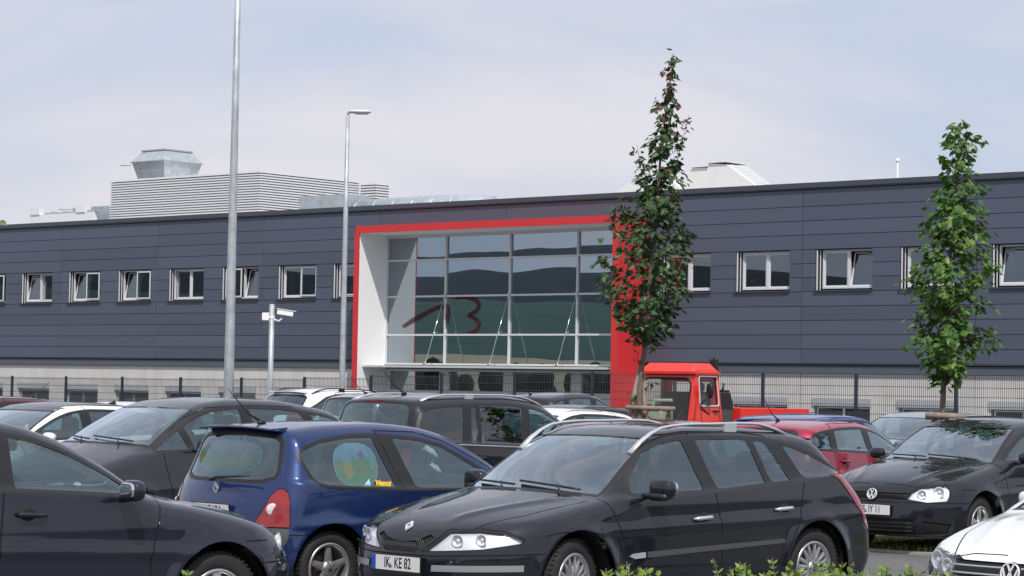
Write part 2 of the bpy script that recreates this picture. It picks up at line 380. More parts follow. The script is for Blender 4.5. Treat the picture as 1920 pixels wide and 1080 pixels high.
P_GREY = paint('dark_grey', (.018, .020, .028), .1, .35); P_SILVER = paint('silver', (.42, .44, .46), .7, .33); P_SKY = paint('mid_blue', (.035, .075, .30), .4, .35)
P_GREYBLUE = paint('grey_blue', (.10, .12, .15), .6, .33)

def sub_mesh(name, B, so, sel, m, L, push=0.0, extra=None):
    T = so.T[sel]; u, inv = np.unique(T.ravel(), return_inverse=True); V = so.V[u]; g = B.grad(V); g /= np.maximum(np.linalg.norm(g, axis=1), 1e-9)[:, None]
    if push: V = V+g*push
    me = bpy.data.meshes.new(name)
    X = np.stack([L/2-V[:, 0], V[:, 1], V[:, 2]], 1); Nn = np.stack([-g[:, 0], g[:, 1], g[:, 2]], 1)
    F = inv.reshape(-1, 3)
    # (L/2 - s) mirrors handedness: flip winding
    F = F[:, ::-1]
    a, b, c = X[F[:, 0]], X[F[:, 1]], X[F[:, 2]]; ar = np.linalg.norm(np.cross(b-a, c-a), axis=1); F = F[ar > 1e-9]
    me.from_pydata([tuple(p) for p in X.tolist()], [], [tuple(f) for f in F.tolist()])
    fn = np.cross(X[F[:, 1]]-X[F[:, 0]], X[F[:, 2]]-X[F[:, 0]])
    if len(F) and (fn*Nn[F[:, 0]]).sum() < 0: me.flip_normals()
    me.polygons.foreach_set('use_smooth', [True]*len(me.polygons))
    me.materials.append(m)
    me.normals_split_custom_set_from_vertices([tuple(q) for q in Nn.tolist()])
    return me

def comps(so, sel):
    idx = np.where(sel)[0]; T = so.T[idx]; u, inv = np.unique(T.ravel(), return_inverse=True); lab = np.arange(len(u)); F = inv.reshape(-1, 3)
    while True:
        m = lab[F].min(1); new = lab.copy()
        for j in range(3): np.minimum.at(new, F[:, j], m)
        new = new[new]
        if (new == lab).all(): break
        lab = new
    fl = lab[F[:, 0]]; out = []
    for v in np.unique(fl):
        if (fl == v).sum() > 12: q = np.zeros(len(sel), bool); q[idx[fl == v]] = True; out.append(q)
    return out
def rim_mesh(r, n, kind):
    """outer face at y=0 looking to +y"""
    mb = MB(); mb.lathe([(r, -.16), (r+.008, -.02), (r+.006, 0), (r-.012, .004), (r-.022, -.012), (r-.026, -.05), (r-.04, -.14)], 'y', 40)
    def spoke(a, w0, w1, r0, r1, y0, y1, th=.018):
        ca, sa = math.cos(a), math.sin(a)
        def P(rr, ww, yy): return (ca*rr-sa*ww, yy, sa*rr+ca*ww)
        v = [P(r0, -w0, y0), P(r0, w0, y0), P(r1, w1, y1), P(r1, -w1, y1), P(r0, -w0*1.2, y0-th), P(r0, w0*1.2, y0-th), P(r1, w1*1.2, y1-th), P(r1, -w1*1.2, y1-th), P((r0+r1)/2, 0, (y0+y1)/2+.006)]
        mb.add(v, [(0, 1, 8), (1, 2, 8), (2, 3, 8), (3, 0, 8), (0, 4, 5, 1), (1, 5, 6, 2), (3, 2, 6, 7), (0, 3, 7, 4)])
    for i in range(n):
        a = 2*math.pi*i/n+.3
        if kind == 'split':
            for da in (-.17, .17):
                ca = a+da
                spoke(ca, .013, .016, .05, r-.008, -.008, -.012)
        elif kind == 'thin': spoke(a, .012, .014, .04, r-.008, -.006, -.014)
        else: spoke(a, .028, .02 if kind == 'star' else .034, .045, r-.008, -.008, -.012)
    mb.lathe([(.001, .006), (.03, .006), (.06, -.004), (.065, -.03)], 'y', 20)
    return mb
WCACHE = {}
def wheel(parent, pos, side, r, rr, n, kind, steer=0, rimmat=None):
    key = (r, rr, n, kind, rimmat.name if rimmat else '')
    if key not in WCACHE:
        t = MB(); w = .20
        t.lathe([(rr, -w+.02), (rr+.02, -w), (r-.03, -w-.005), (r-.006, -w+.02), (r, -w+.05), (r, -.035), (r-.008, -.012), (r-.035, .004), (rr+.03, .004), (rr+.004, -.004), (rr-.002, -.02)], 'y', 48)
        for k in range(54):     # tread blocks
            a = 2*math.pi*k/54; M = Matrix.Rotation(a, 4, 'Y')
            t.box(-.008, .008, -w+.02, -.10, r-.004, r+.003, M); t.box(-.008+.01, .008+.01, -.09, -.006, r-.010, r+.002, M)
        d = MB(); d.lathe([(.001, -.07), (rr*.62, -.07), (rr*.62, -.085), (.001, -.085)], 'y', 28); d.lathe([(.001, -.13), (rr-.02, -.13)], 'y', 28)
        cap = MB(); cap.lathe([(.001, .010), (.022, .010), (.026, .004)], 'y', 16)
        for k in range(5):
            a = 2*math.pi*k/5; cap.lathe([(.001, .002), (.008, .002), (.008, -.01)], 'y', 8, c=(.05*math.cos(a), 0, .05*math.sin(a)))
        WCACHE[key] = (t.mesh('tyre', m_tyre), rim_mesh(rr, n, kind).mesh('rim', rimmat or m_alloy), d.mesh('brake_disc', m_disc), cap.mesh('hub_cap', m_plast))
    ms = WCACHE[key]
    e = link('wheel', ms[0], None, parent); e.location = pos; e.rotation_euler = (0, 0, (0 if side > 0 else math.pi)+steer)
    for nm, me in zip(('rim', 'brake_disc', 'hub_cap'), ms[1:]): link(nm, me, None, e)
    return e
ICACHE = {}
def interior(parent, B, L, cowl, zc, roofz, belt, sB, rear=True, wheel_side=1):
    """dashboard, seats, steering wheel, inner mirror (x forward)"""
    hw = B.hw
    def X(s): return L/2-s
    d = MB(); d.ell((X(cowl+.30), 0, zc-.12), (.28, hw-.16, .13), 18, 3); d.ell((X(cowl+.42), .36, zc-.02), (.10, .17, .05), 12, 2.4)
    d.build('dashboard', m_dark, parent)
    st = MB(); c = Vector((X(cowl+.72), .36, zc-.03)); M = Matrix.Rotation(math.radians(-24), 4, 'Y')
    ring = [c+M @ Vector((0, .185*math.cos(a), .185*math.sin(a))) for a in [2*math.pi*k/20 for k in range(21)]]
    st.tube(ring, .016, 6, False); st.ell(c, (.03, .06, .05), 10); st.tube([c+M @ Vector((0, -.17, 0)), c+M @ Vector((0, .17, 0))], .014, 6); st.build('steering_wheel', m_dark, parent)
    if 'seat' not in ICACHE:
        mb = MB(); mb.ell((0, 0, .30), (.27, .25, .11), 14, 3.2)
        M2 = Matrix.Rotation(math.radians(-14), 4, 'Y'); mb.ell((-.33, 0, .62), (.09, .24, .34), 14, 3.2, M2); ICACHE['seat'] = mb.mesh('seat', m_seat)
        hr = MB(); hr.ell((-.43, 0, 1.0+.02), (.06, .13, .10), 12, 3); hr.tube([(-.41, -.06, .85), (-.43, -.06, 1.0)], .008, 5); hr.tube([(-.41, .06, .85), (-.43, .06, 1.0)], .008, 5); ICACHE['hr'] = hr.mesh('headrest', m_seat)
    zs = roofz-1.30
    for y in (-.36, .36):
        o = link('seat', ICACHE['seat'], None, parent); o.location = (X(sB-.35), y, zs); link('headrest', ICACHE['hr'], None, o)
    if rear:
        mb = MB(); mb.ell((X(sB+.62), 0, zs+.28), (.28, hw-.22, .12), 16, 3.5); mb.ell((X(sB+.98), 0, zs+.58), (.10, hw-.22, .32), 16, 3.5)
        o = mb.build('rear_seat', m_seat, parent)
        for y in (-.38, .38):
            h = link('headrest', ICACHE['hr'], None, o); h.location = (X(sB+.98)+.42, y, zs-.03)
    mr = MB(); mr.ell((X(cowl+.80), 0, roofz-.20), (.02, .11, .035), 12, 3); mr.tube([(X(cowl+.78), 0, roofz-.17), (X(cowl+.80), 0, roofz-.20)], .01, 5); mr.build('inside_mirror', m_dark, parent)
def plate(parent, txt, loc, facing, tilt=0, seal=True):
    """facing: +1 looks forward (+x), -1 backward"""
    M = Matrix.Translation(loc) @ Matrix.Rotation(math.pi/2 if facing > 0 else -math.pi/2, 4, 'Z') @ Matrix.Rotation(math.pi/2+tilt, 4, 'X')
    # local: x right, y up, z towards viewer
    b = MB(); b.box(-.262, .262, -.075, .058, -.012, 0); o = b.build('licence_plate', m_trim, parent); o.matrix_local = M
    p = MB(); p.box(-.255, .255, -.052, .052, .0, .003); p.build('plate_face', m_plate, o)
    p = MB(); p.box(-.254, -.212, -.051, .051, .003, .0045); p.build('country_band', m_blue, o)
    if seal and txt:
        s = MB(); s.lathe([(.001, .0050), (.018, .0050), (.018, .003)], 'z', 16, c=(-.052 if ' ' in txt else -.06, -.016, 0)); s.build('seal_sticker', mat('seal', (.25, .27, .38), .6, noise=.3, nscale=90), o)
    if txt:
        me = text_mesh(txt, .108, m_letter, .001, .68, .0006); t = link('plate_lettering', me, None, o); t.location = (.022, 0, .004)
    return o
def diamond(parent, loc, M, size, m=None):
    a = size/2; b = size*.36; mb = MB(); out = [(-b, 0), (0, a), (b, 0), (0, -a)]; inn = [(-b*.52, 0), (0, a*.52), (b*.52, 0), (0, -a*.52)]
    v = [(x, y, .0) for x, y in out]+[(x, y, .012) for x, y in [(q[0]*.9, q[1]*.9) for q in out]]+[(x, y, .012) for x, y in inn]+[(x, y, 0) for x, y in inn]
    f = []
    for k in range(4):
        j = (k+1) % 4; f += [(k, j, 4+j, 4+k), (4+k, 4+j, 8+j, 8+k), (8+k, 8+j, 12+j, 12+k)]
    mb.add(v, f); o = mb.build('badge', m or m_badge, parent); o.matrix_local = Matrix.Translation(loc) @ M; return o
def roundel(parent, loc, M, r):
    mb = MB(); mb.lathe([(r, 0), (r, .010), (r*.87, .012), (r*.87, .0)], 'z', 28)
    def bar(p, q, w=.16):
        p = Vector((p[0]*r, p[1]*r, 0)); q = Vector((q[0]*r, q[1]*r, 0)); d = (q-p).normalized(); n = Vector((-d.y, d.x, 0))*w*r/2
        mb.add([p-n, p+n, q+n, q-n, p-n+Vector((0, 0, .010)), p+n+Vector((0, 0, .010)), q+n+Vector((0, 0, .010)), q-n+Vector((0, 0, .010))], [(4, 5, 6, 7), (0, 1, 5, 4), (1, 2, 6, 5), (2, 3, 7, 6), (3, 0, 4, 7)])
    bar((-.36, .84), (0, .12)); bar((.36, .84), (0, .12))                      # V
    bar((-.80, .42), (-.36, -.80)); bar((-.36, -.80), (0, .05)); bar((.80, .42), (.36, -.80)); bar((.36, -.80), (0, .05))   # W
    o = mb.build('badge', m_badge, parent); o.matrix_local = Matrix.Translation(loc) @ M
    bk = MB(); bk.lathe([(.0005, .001), (r*.98, .001), (r*1.1, -.01)], 'z', 28); bk.build('badge_field', m_gap, o)
    return o
FRONT_M = Matrix.Rotation(math.pi/2, 4, 'Z') @ Matrix.Rotation(math.pi/2, 4, 'X')
REAR_M = Matrix.Rotation(-math.pi/2, 4, 'Z') @ Matrix.Rotation(math.pi/2, 4, 'X')

def auto_dlo(B, sp):
    """daylight opening between belt line and roof edge"""
    if 'dlo' in sp: return sp['dlo']
    ss = np.arange(sp['cowl']+.05, B.L-.1, .05); y = B.hw-.22
    wr = sp.get('wrap', .26)*y*y; b = np.clip((sp.get('mid', .52)*B.L-ss)/(.22*B.L), -1, 1)
    zt = B.T(ss-wr*b)-sp.get('crown', .07)*y*y-sp.get('roofgap', .085)
    zb = B.B(ss)+.012; ok = (zt > zb+.03) & (ss < sp.get('dlo_end', B.L-.35)) & (ss > sp.get('dlo_start', 0)); ss = ss[ok]; zt = zt[ok]; zb = zb[ok]
    return [(float(s), float(z)) for s, z in zip(ss, zb)]+[(float(s), float(z)) for s, z in zip(ss[::-1], zt[::-1])]

def build_car(sp, name, label, X, Y, deg, near=True, group='cars in the car park', cat='car'):
    """X, Y: ground point under the middle of the front bumper"""
    B = Body(sp); L = B.L; hw = B.hw; a = math.radians(deg)
    root = thing(name, label, cat, (X-math.cos(a)*L/2, Y-math.sin(a)*L/2, 0), a, group)
    V, T = B.mesh(sp.get('h', .035 if near else .06)); so = Soup(V, T)
    up = lambda k: (lambda s: s.fn()[:, 2] > k)
    side = lambda sg: (lambda s: (s.fn()[:, 1]*sg > .22) & (s.cen()[:, 1]*sg > 0))
    fro = lambda s: (-s.fn()[:, 0] > .25) & (s.cen()[:, 0] < L*.35)
    rea = lambda s: (s.fn()[:, 0] > .2) & (s.cen()[:, 0] > L*.6)
    dlo = auto_dlo(B, sp); dl = round_poly(dlo, r=.05)
    # windows between the pillars
    wins = [dlo]
    for (s0, s1, wd) in sp.get('pillars', []):
        out = []
        for p in wins:
            d = (s1-s0, .5); n = math.hypot(*d); d = (d[0]/n, d[1]/n); z0 = float(B.B(s0))
            A_ = clip_half(p, (s0-wd/2, z0), d, 1); B_ = clip_half(p, (s0+wd/2, z0), d, -1)
            out += [q for q in (A_, B_) if len(q) > 2]
        wins = out
    wins = [round_poly(offset_poly(w_, -.018), r=.035) for w_ in wins]
    for sg in (1, -1):
        m = side(sg)
        # doors
        for i, dpoly in enumerate(sp.get('doors', [])):
            so.cut(AX_SIDE, dpoly, m, reg=(1 if sg > 0 else 11)+i)
            for q in strips(list(dpoly)+[dpoly[0]], sp.get('gapw', .011)): so.cut(AX_SIDE, q, m, mt=GAP)
        so.cut(AX_SIDE, offset_poly(dl, .012), m, mt=TRIM)
        for w_ in wins: so.cut(AX_SIDE, w_, m, mt=SGLASS)
        for poly, mt in sp.get('side_patches', []): so.cut(AX_SIDE, poly, m, mt=mt)
        for ln in sp.get('side_lines', []):
            for q in strips(ln, .009): so.cut(AX_SIDE, q, m, mt=GAP)
        for c in (B.fw, B.rw):
            cir = [(c+B.ra*math.cos(t), B.r+B.ra*math.sin(t)) for t in [math.pi*2*k/40 for k in range(40)]]
            mm_ = (lambda s: (s.cen()[:, 1]*sg > hw-.30) & ((s.fn()[:, 1]*sg > .25) | (s.fn()[:, 2] < -.5)))
            so.cut(AX_SIDE, cir, mm_, mt=HOLE)
        # corner lamps, oblique projection
        AO = np.array([[R2, 0], [sg*R2, 0], [0, 1]]); mo = lambda s: (s.fn()[:, 2] < .80) & ((-s.fn()[:, 0]+sg*s.fn()[:, 1]) > .15) & (s.cen()[:, 0] < L*.4) & (s.cen()[:, 1]*sg > .05)
        for poly, mt in sp.get('head', []):
            if mt == HLAMP: so.cut(AO, offset_poly(poly, .010), mo, mt=GAP)
            so.cut(AO, poly, mo, mt=mt)
        AR = np.array([[-R2, 0], [sg*R2, 0], [0, 1]]); mr_ = lambda s: ((s.fn()[:, 0]+sg*s.fn()[:, 1]) > .15) & (s.cen()[:, 0] > L*.6) & (s.cen()[:, 1]*sg > .05)
        off = L*R2
        for poly, mt in sp.get('taillamp', []):
            pl = [(p[0]-off, p[1]) for p in poly]
            if mt == TLAMP: so.cut(AR, offset_poly(pl, .008), mr_, mt=GAP)
            so.cut(AR, pl, mr_, mt=mt)
    # windscreen (seen from above) and rear window (seen from behind)
    def band(s0, s1, y0, y1, k0, k1, e=0):
        ys = np.linspace(-1, 1, 13)
        lo = [(s0+k0*(y0*t)**2+e, y0*t) for t in ys]; hi = [(s1+k1*(y1*t)**2-e, y1*t) for t in ys]
        return [(p[0], p[1]*(1-abs(e)*.5)) for p in lo]+[(p[0], p[1]*(1-abs(e)*.5)) for p in hi[::-1]]
    ws = sp['ws']; so.cut(AX_TOP, band(ws[0]-.05, ws[1]+.015, ws[2]+.03, ws[3]+.03, ws[4], ws[5]), up(.15), mt=TRIM)
    so.cut(AX_TOP, band(ws[0], ws[1], ws[2], ws[3], ws[4], ws[5]), up(.15), mt=WGLASS)
    rg = sp['rg']   # z0,z1,y0,y1 in rear view
    def rr(e): return round_poly([(-rg[2]-e, rg[0]-e), (rg[2]+e, rg[0]-e), (rg[3]+e, rg[1]+e), (0, rg[1]+e+.02), (-rg[3]-e, rg[1]+e)], 2, .12)
    so.cut(AX_FRONT, rr(.03), rea, mt=TRIM); so.cut(AX_FRONT, rr(0), rea, mt=RGLASS)
    for poly, mt in sp.get('front_patches', []): so.cut(AX_FRONT, poly, fro, mt=mt)
    for poly, mt in sp.get('rear_patches', []): so.cut(AX_FRONT, poly, rea, mt=mt)
    for ln in sp.get('front_lines', []):
        for q in strips(ln, .010): so.cut(AX_FRONT, q, fro, mt=GAP, only=[BODY])
    for ln in sp.get('top_lines', []):
        for sg in (1, -1):
            for q in strips([(p[0], p[1]*sg) for p in ln], .010): so.cut(AX_TOP, q, up(.3), mt=GAP, only=[BODY])
    # ---- meshes
    pm = sp['paint']; cn = so.cen()
    nf = so.fn()
    bnn = {BODY: ('body', pm), GAP: ('shut_line', m_gap), TRIM: ('window_trim', m_trim), PLAST: ('bumper_trim', m_plast), GRILLE: ('grille', m_gap), FLAP: ('fuel_flap', pm), REVL: ('reversing_lamp', m_white), IND: ('bumper_strip', mat('bumper_strip', (.30, .31, .32), .35, metal=.3))}
    def emit(nm, sel, m, parent=root, push=0):
        return link(nm, sub_mesh(nm, B, so, sel, m, L, push), None, parent) if sel.any() else None
    roofm = sp.get('roof_paint')
    base = so.reg == 0
    bsel = base & (so.mt == BODY)
    if roofm is not None:
        rsel = bsel & (cn[:, 2] > float(B.B(L*.5))+.2) & (nf[:, 2] > .6) & (np.abs(cn[:, 1]) < hw-.27); emit('roof', rsel, roofm); bsel &= ~rsel
    hoodsel = bsel & (nf[:, 2] > .45) & (cn[:, 0] < ws[0]-.02) & (np.abs(cn[:, 1]) < hw-.13) & (cn[:, 2] > .55)
    emit('hood', hoodsel, pm); bsel &= ~hoodsel
    tsel = bsel & (cn[:, 0] > L-.75) & (nf[:, 0] > .35) & (np.abs(cn[:, 1]) < hw-.2) & (cn[:, 2] > .5)
    emit('tailgate', tsel, pm); bsel &= ~tsel
    emit('body', bsel, pm)
    doorobj = {}
    for k in (1, 2, 11, 12):
        sel = (so.reg == k) & (so.mt == BODY)
        if sel.any(): doorobj[k] = emit('door', sel, pm)
    for mt, (nm, m) in bnn.items():
        if mt == BODY: continue
        sel = so.mt == mt
        if mt == GAP:
            for k in np.unique(so.reg[sel]):
                q = sel & (so.reg == k)
                if k or not near: emit(nm, q, m, doorobj.get(int(k)) or root, -.004)
                else:
                    for q2 in comps(so, q): emit(nm, q2, m, root, -.004)
        elif mt == TRIM: emit(nm, sel & (cn[:, 1] > 0), m); emit(nm, sel & (cn[:, 1] <= 0), m)
        elif mt in (PLAST, GRILLE, IND):
            if sel.any():
                for q in comps(so, sel): emit(nm, q, m, root, .006 if mt != GRILLE else -.012)
        else:
            for sg in (1, -1): emit(nm, sel & (cn[:, 1]*sg > 0), m, root, .001)
    gs = sp.get('glass', g_side)
    # each side window its own part
    for sg in (1, -1):
        sel = (so.mt == SGLASS) & (cn[:, 1]*sg > 0)
        for w_ in wins:
            ww = sel & inpoly(cn @ AX_SIDE, w_)
            if ww.any():
                pr = root; r_ = so.reg[ww]; rk = int(np.bincount(r_).argmax())
                if rk in doorobj and doorobj[rk] is not None: pr = doorobj[rk]
                gm = gs
                if sp.get('privacy') and cn[ww][:, 0].mean() > sp['privacy']: gm = g_priv
                emit('window', ww, gm, pr, -.004)
    emit('windscreen', so.mt == WGLASS, sp.get('wglass', g_front), root, -.004)
    emit('rear_window', so.mt == RGLASS, sp.get('rglass', gs), root, -.004)
    for sg in (1, -1):
        hs = (so.mt == HLAMP) & (cn[:, 1]*sg > 0)
        if hs.any():
            bk = emit('headlight', hs, sp.get('lampback', m_reflector), root, -.035)
            emit('lamp_lens', hs, g_lens, bk, .001)
            for (u, z, rad) in sp.get('bulbs', []):
                P = B.hit((0-.5+u*R2, sg*(u*R2+.5), z), (R2, -sg*R2, 0), 0, 1.5)
                if P is None: continue
                Mx = Matrix.Rotation(math.radians(20*sg), 4, 'Z')
                c = (L/2-P[0]-.028, P[1]-sg*.010, P[2]); t = MB(); mb = MB()
                t.lathe([(rad, .018), (rad-.008, .022), (rad*.7, .0), (rad*.35, -.01), (.001, .0)], 'x', 20)
                mb.add([Mx @ Vector(v)+Vector(c) for v in t.v], t.f, True)
                t = MB(); t.ell((0, 0, 0), (rad*.35, rad*.4, rad*.4), 10); mb.add([Mx @ Vector(v)+Vector(c) for v in t.v], t.f, True)
                mb.build('lamp_reflector', m_reflector, bk)
        ts = (so.mt == TLAMP) & (cn[:, 1]*sg > 0)
        if ts.any(): emit('tail_light', ts, m_red, root, .004)
    # wheel wells
    for c in (B.fw, B.rw):
        for sg in (1, -1):
            ww = MB(); pts = [(L/2-c+(B.ra-.004)*math.cos(t), B.r+(B.ra-.004)*math.sin(t)) for t in [math.pi*k/16-.35+k*.7/16 for k in range(17)]]
            y0, y1 = sg*(hw*.985-.02), sg*(hw-.38)
            for p, q in zip(pts[:-1], pts[1:]): ww.add([(p[0], y0, p[1]), (q[0], y0, q[1]), (q[0], y1, q[1]), (p[0], y1, p[1])], [(0, 1, 2, 3)], True)
            ww.add([(p[0], y1, p[1]) for p in pts], [tuple(range(17))]); ww.build('wheel_well', m_gap, root)
    rr_ = sp.get('rim', (.205, 5, 'split')); tk = sp.get('track', hw-.035)
    for c, st in ((B.fw, sp.get('steer', 0)), (B.rw, 0)):
        for sg in (1, -1): wheel(root, (L/2-c, sg*(tk), B.r), sg, B.r, rr_[0], rr_[1], rr_[2], st, sp.get('rimmat'))
    roofz = max(p[1] for p in sp['top'])
    interior(root, B, L, sp['cowl'], float(B.T(sp['cowl'])), roofz, float(B.B(L*.5)), sp.get('sB', L*.53), True)
    # mirrors
    ms, mz = sp.get('mirror', (sp['cowl']+.42, float(B.B(sp['cowl']+.4))+.07))
    for sg in (1, -1):
        P = B.hit((ms, sg*1.6, mz-.06), (0, -sg, 0), 0, 1.2); yy = abs(P[1]) if P is not None else hw-.05
        k = sp.get('mscale', .84); mb = MB(); mb.ell((L/2-ms, sg*(yy+.03+.11*k), mz), (.065*k, .115*k, .078*k), 16, 2.8)
        mb.ell((L/2-ms+.02, sg*(yy+.02), mz-.05), (.045, .06, .026), 10, 2.4)
        mo_ = mb.build('door_mirror', sp.get('mirror_paint', pm), root)
        g_ = MB(); g_.ell((L/2-ms-.056*k, sg*(yy+.03+.115*k), mz+.003), (.014, .092*k, .056*k), 14, 3.5); g_.build('mirror_glass', mat('mirror', (.8, .82, .84), .03, metal=1), mo_)
        if sp.get('mirror_base'):
            g_ = MB(); g_.ell((L/2-ms+.03, sg*(yy+.13), mz-.055), (.05, .10, .032), 12, 2.6); g_.build('mirror_arm', m_trim, mo_)
    # handles
    for i, (hs_, hz) in enumerate(sp.get('handles', [])):
        for sg in (1, -1):
            P = B.hit((hs_, sg*1.6, hz), (0, -sg, 0), 0, 1.2)
            if P is None: continue
            rc = MB(); rc.ell((L/2-hs_-.02, P[1]-sg*.004, hz), (.062, .012, .045), 14); 
            par = doorobj.get((1 if sg > 0 else 11)+i) or root
            rc.build('handle_recess', m_gap, par)
            mb = MB(); mb.tube([(L/2-hs_-.10, P[1]+sg*.008, hz+.004), (L/2-hs_-.08, P[1]+sg*.026, hz+.004), (L/2-hs_+.07, P[1]+sg*.03, hz-.002), (L/2-hs_+.11, P[1]+sg*.006, hz-.006)], [.010, .016, .016, .008], 8)
            mb.build('handle', sp.get('handlemat', pm), par)
    # wipers
    if near:
        mb = MB()
        for y0, y1 in ((.55, -.05), (-.05, -.60)):
            pts = []
            for k in range(7):
                y = y0+(y1-y0)*k/6; s = ws[0]+ws[4]*y*y+.015+.06*k/6; P = B.hit((s, y, 2), (0, 0, -1), 0, 1.8); pts.append((L/2-P[0], y, P[2]+.018))
            mb.tube(pts, .009, 6); P0 = pts[2]; mb.tube([(P0[0]+.10, P0[1]+.12, P0[2]-.05), (P0[0], P0[1], P0[2]+.012)], .007, 5)
        mb.build('wiper', m_trim, root)
    # aerial
    if sp.get('aerial'):
        s_, len_, y_ = sp['aerial']; P = B.hit((s_, y_, 2.2), (0, 0, -1), 0, 2)
        if P is not None:
            mb = MB(); x = L/2-s_; mb.ell((x, y_, P[2]+.012), (.045, .022, .022), 10)
            if len_ > .1: mb.tube([(x, y_, P[2]+.02), (x-.32*len_, y_, P[2]+.10*len_*2), (x-.80*len_, y_, P[2]+.66*len_)], [.010, .006, .003], 6)
            else: mb.add([(x+.08, y_, P[2]), (x-.07, y_-.02, P[2]), (x-.07, y_+.02, P[2]), (x-.06, y_, P[2]+.06)], [(0, 1, 3), (1, 2, 3), (2, 0, 3), (0, 2, 1)])
            mb.build('roof_aerial', m_trim, root)
    if sp.get('rails'):
        s0, s1, yy, hgt, rm = sp['rails']
        for sg in (1, -1):
            mb = MB(); pts = []; nn = 16
            for k in range(nn+1):
                t = k/nn; s = s0+(s1-s0)*t; y = yy-.02*abs(2*t-1); P = B.hit((s, y*sg, 2.2), (0, 0, -1), 0, 2)
                pts.append((L/2-s, sg*y, P[2]-.008+(hgt)*min(1, (math.sin(math.pi*t)*1.9)**.75)))
            mb.tube(pts, [.018+.012*max(0, 1-6*min(k/nn, 1-k/nn)) for k in range(nn+1)], 8, flat=.62)
            x = L/2-(s0+(s1-s0)*.62); P = B.hit((L/2-x, yy*sg, 2.2), (0, 0, -1), 0, 2); mb.box(x-.07, x+.07, sg*yy-.014, sg*yy+.014, P[2]-.01, P[2]+hgt-.004)
            mb.build('roof_rail', rm, root)
    if sp.get('spoiler'):
        s_, z_, yy, dp = sp['spoiler']; mb = MB(); ys = np.linspace(-yy, yy, 13); vs = []
        for y in ys:
            dz = -.07*y*y; vs += [(L/2-s_+.16, y, z_+dz+.004), (L/2-s_-.02, y, z_+dz-.010), (L/2-s_-.02, y, z_+dz-.026), (L/2-s_+.12, y, z_+dz-.040)]
        fs = [(i*4+j, i*4+(j+1) % 4, i*4+4+(j+1) % 4, i*4+4+j) for i in range(12) for j in range(4)]+[(0, 1, 2, 3), (51, 50, 49, 48)]
        mb.add(vs, fs); bevel_obj(mb.build('spoiler', pm, root), .008)
    return root, B, doorobj
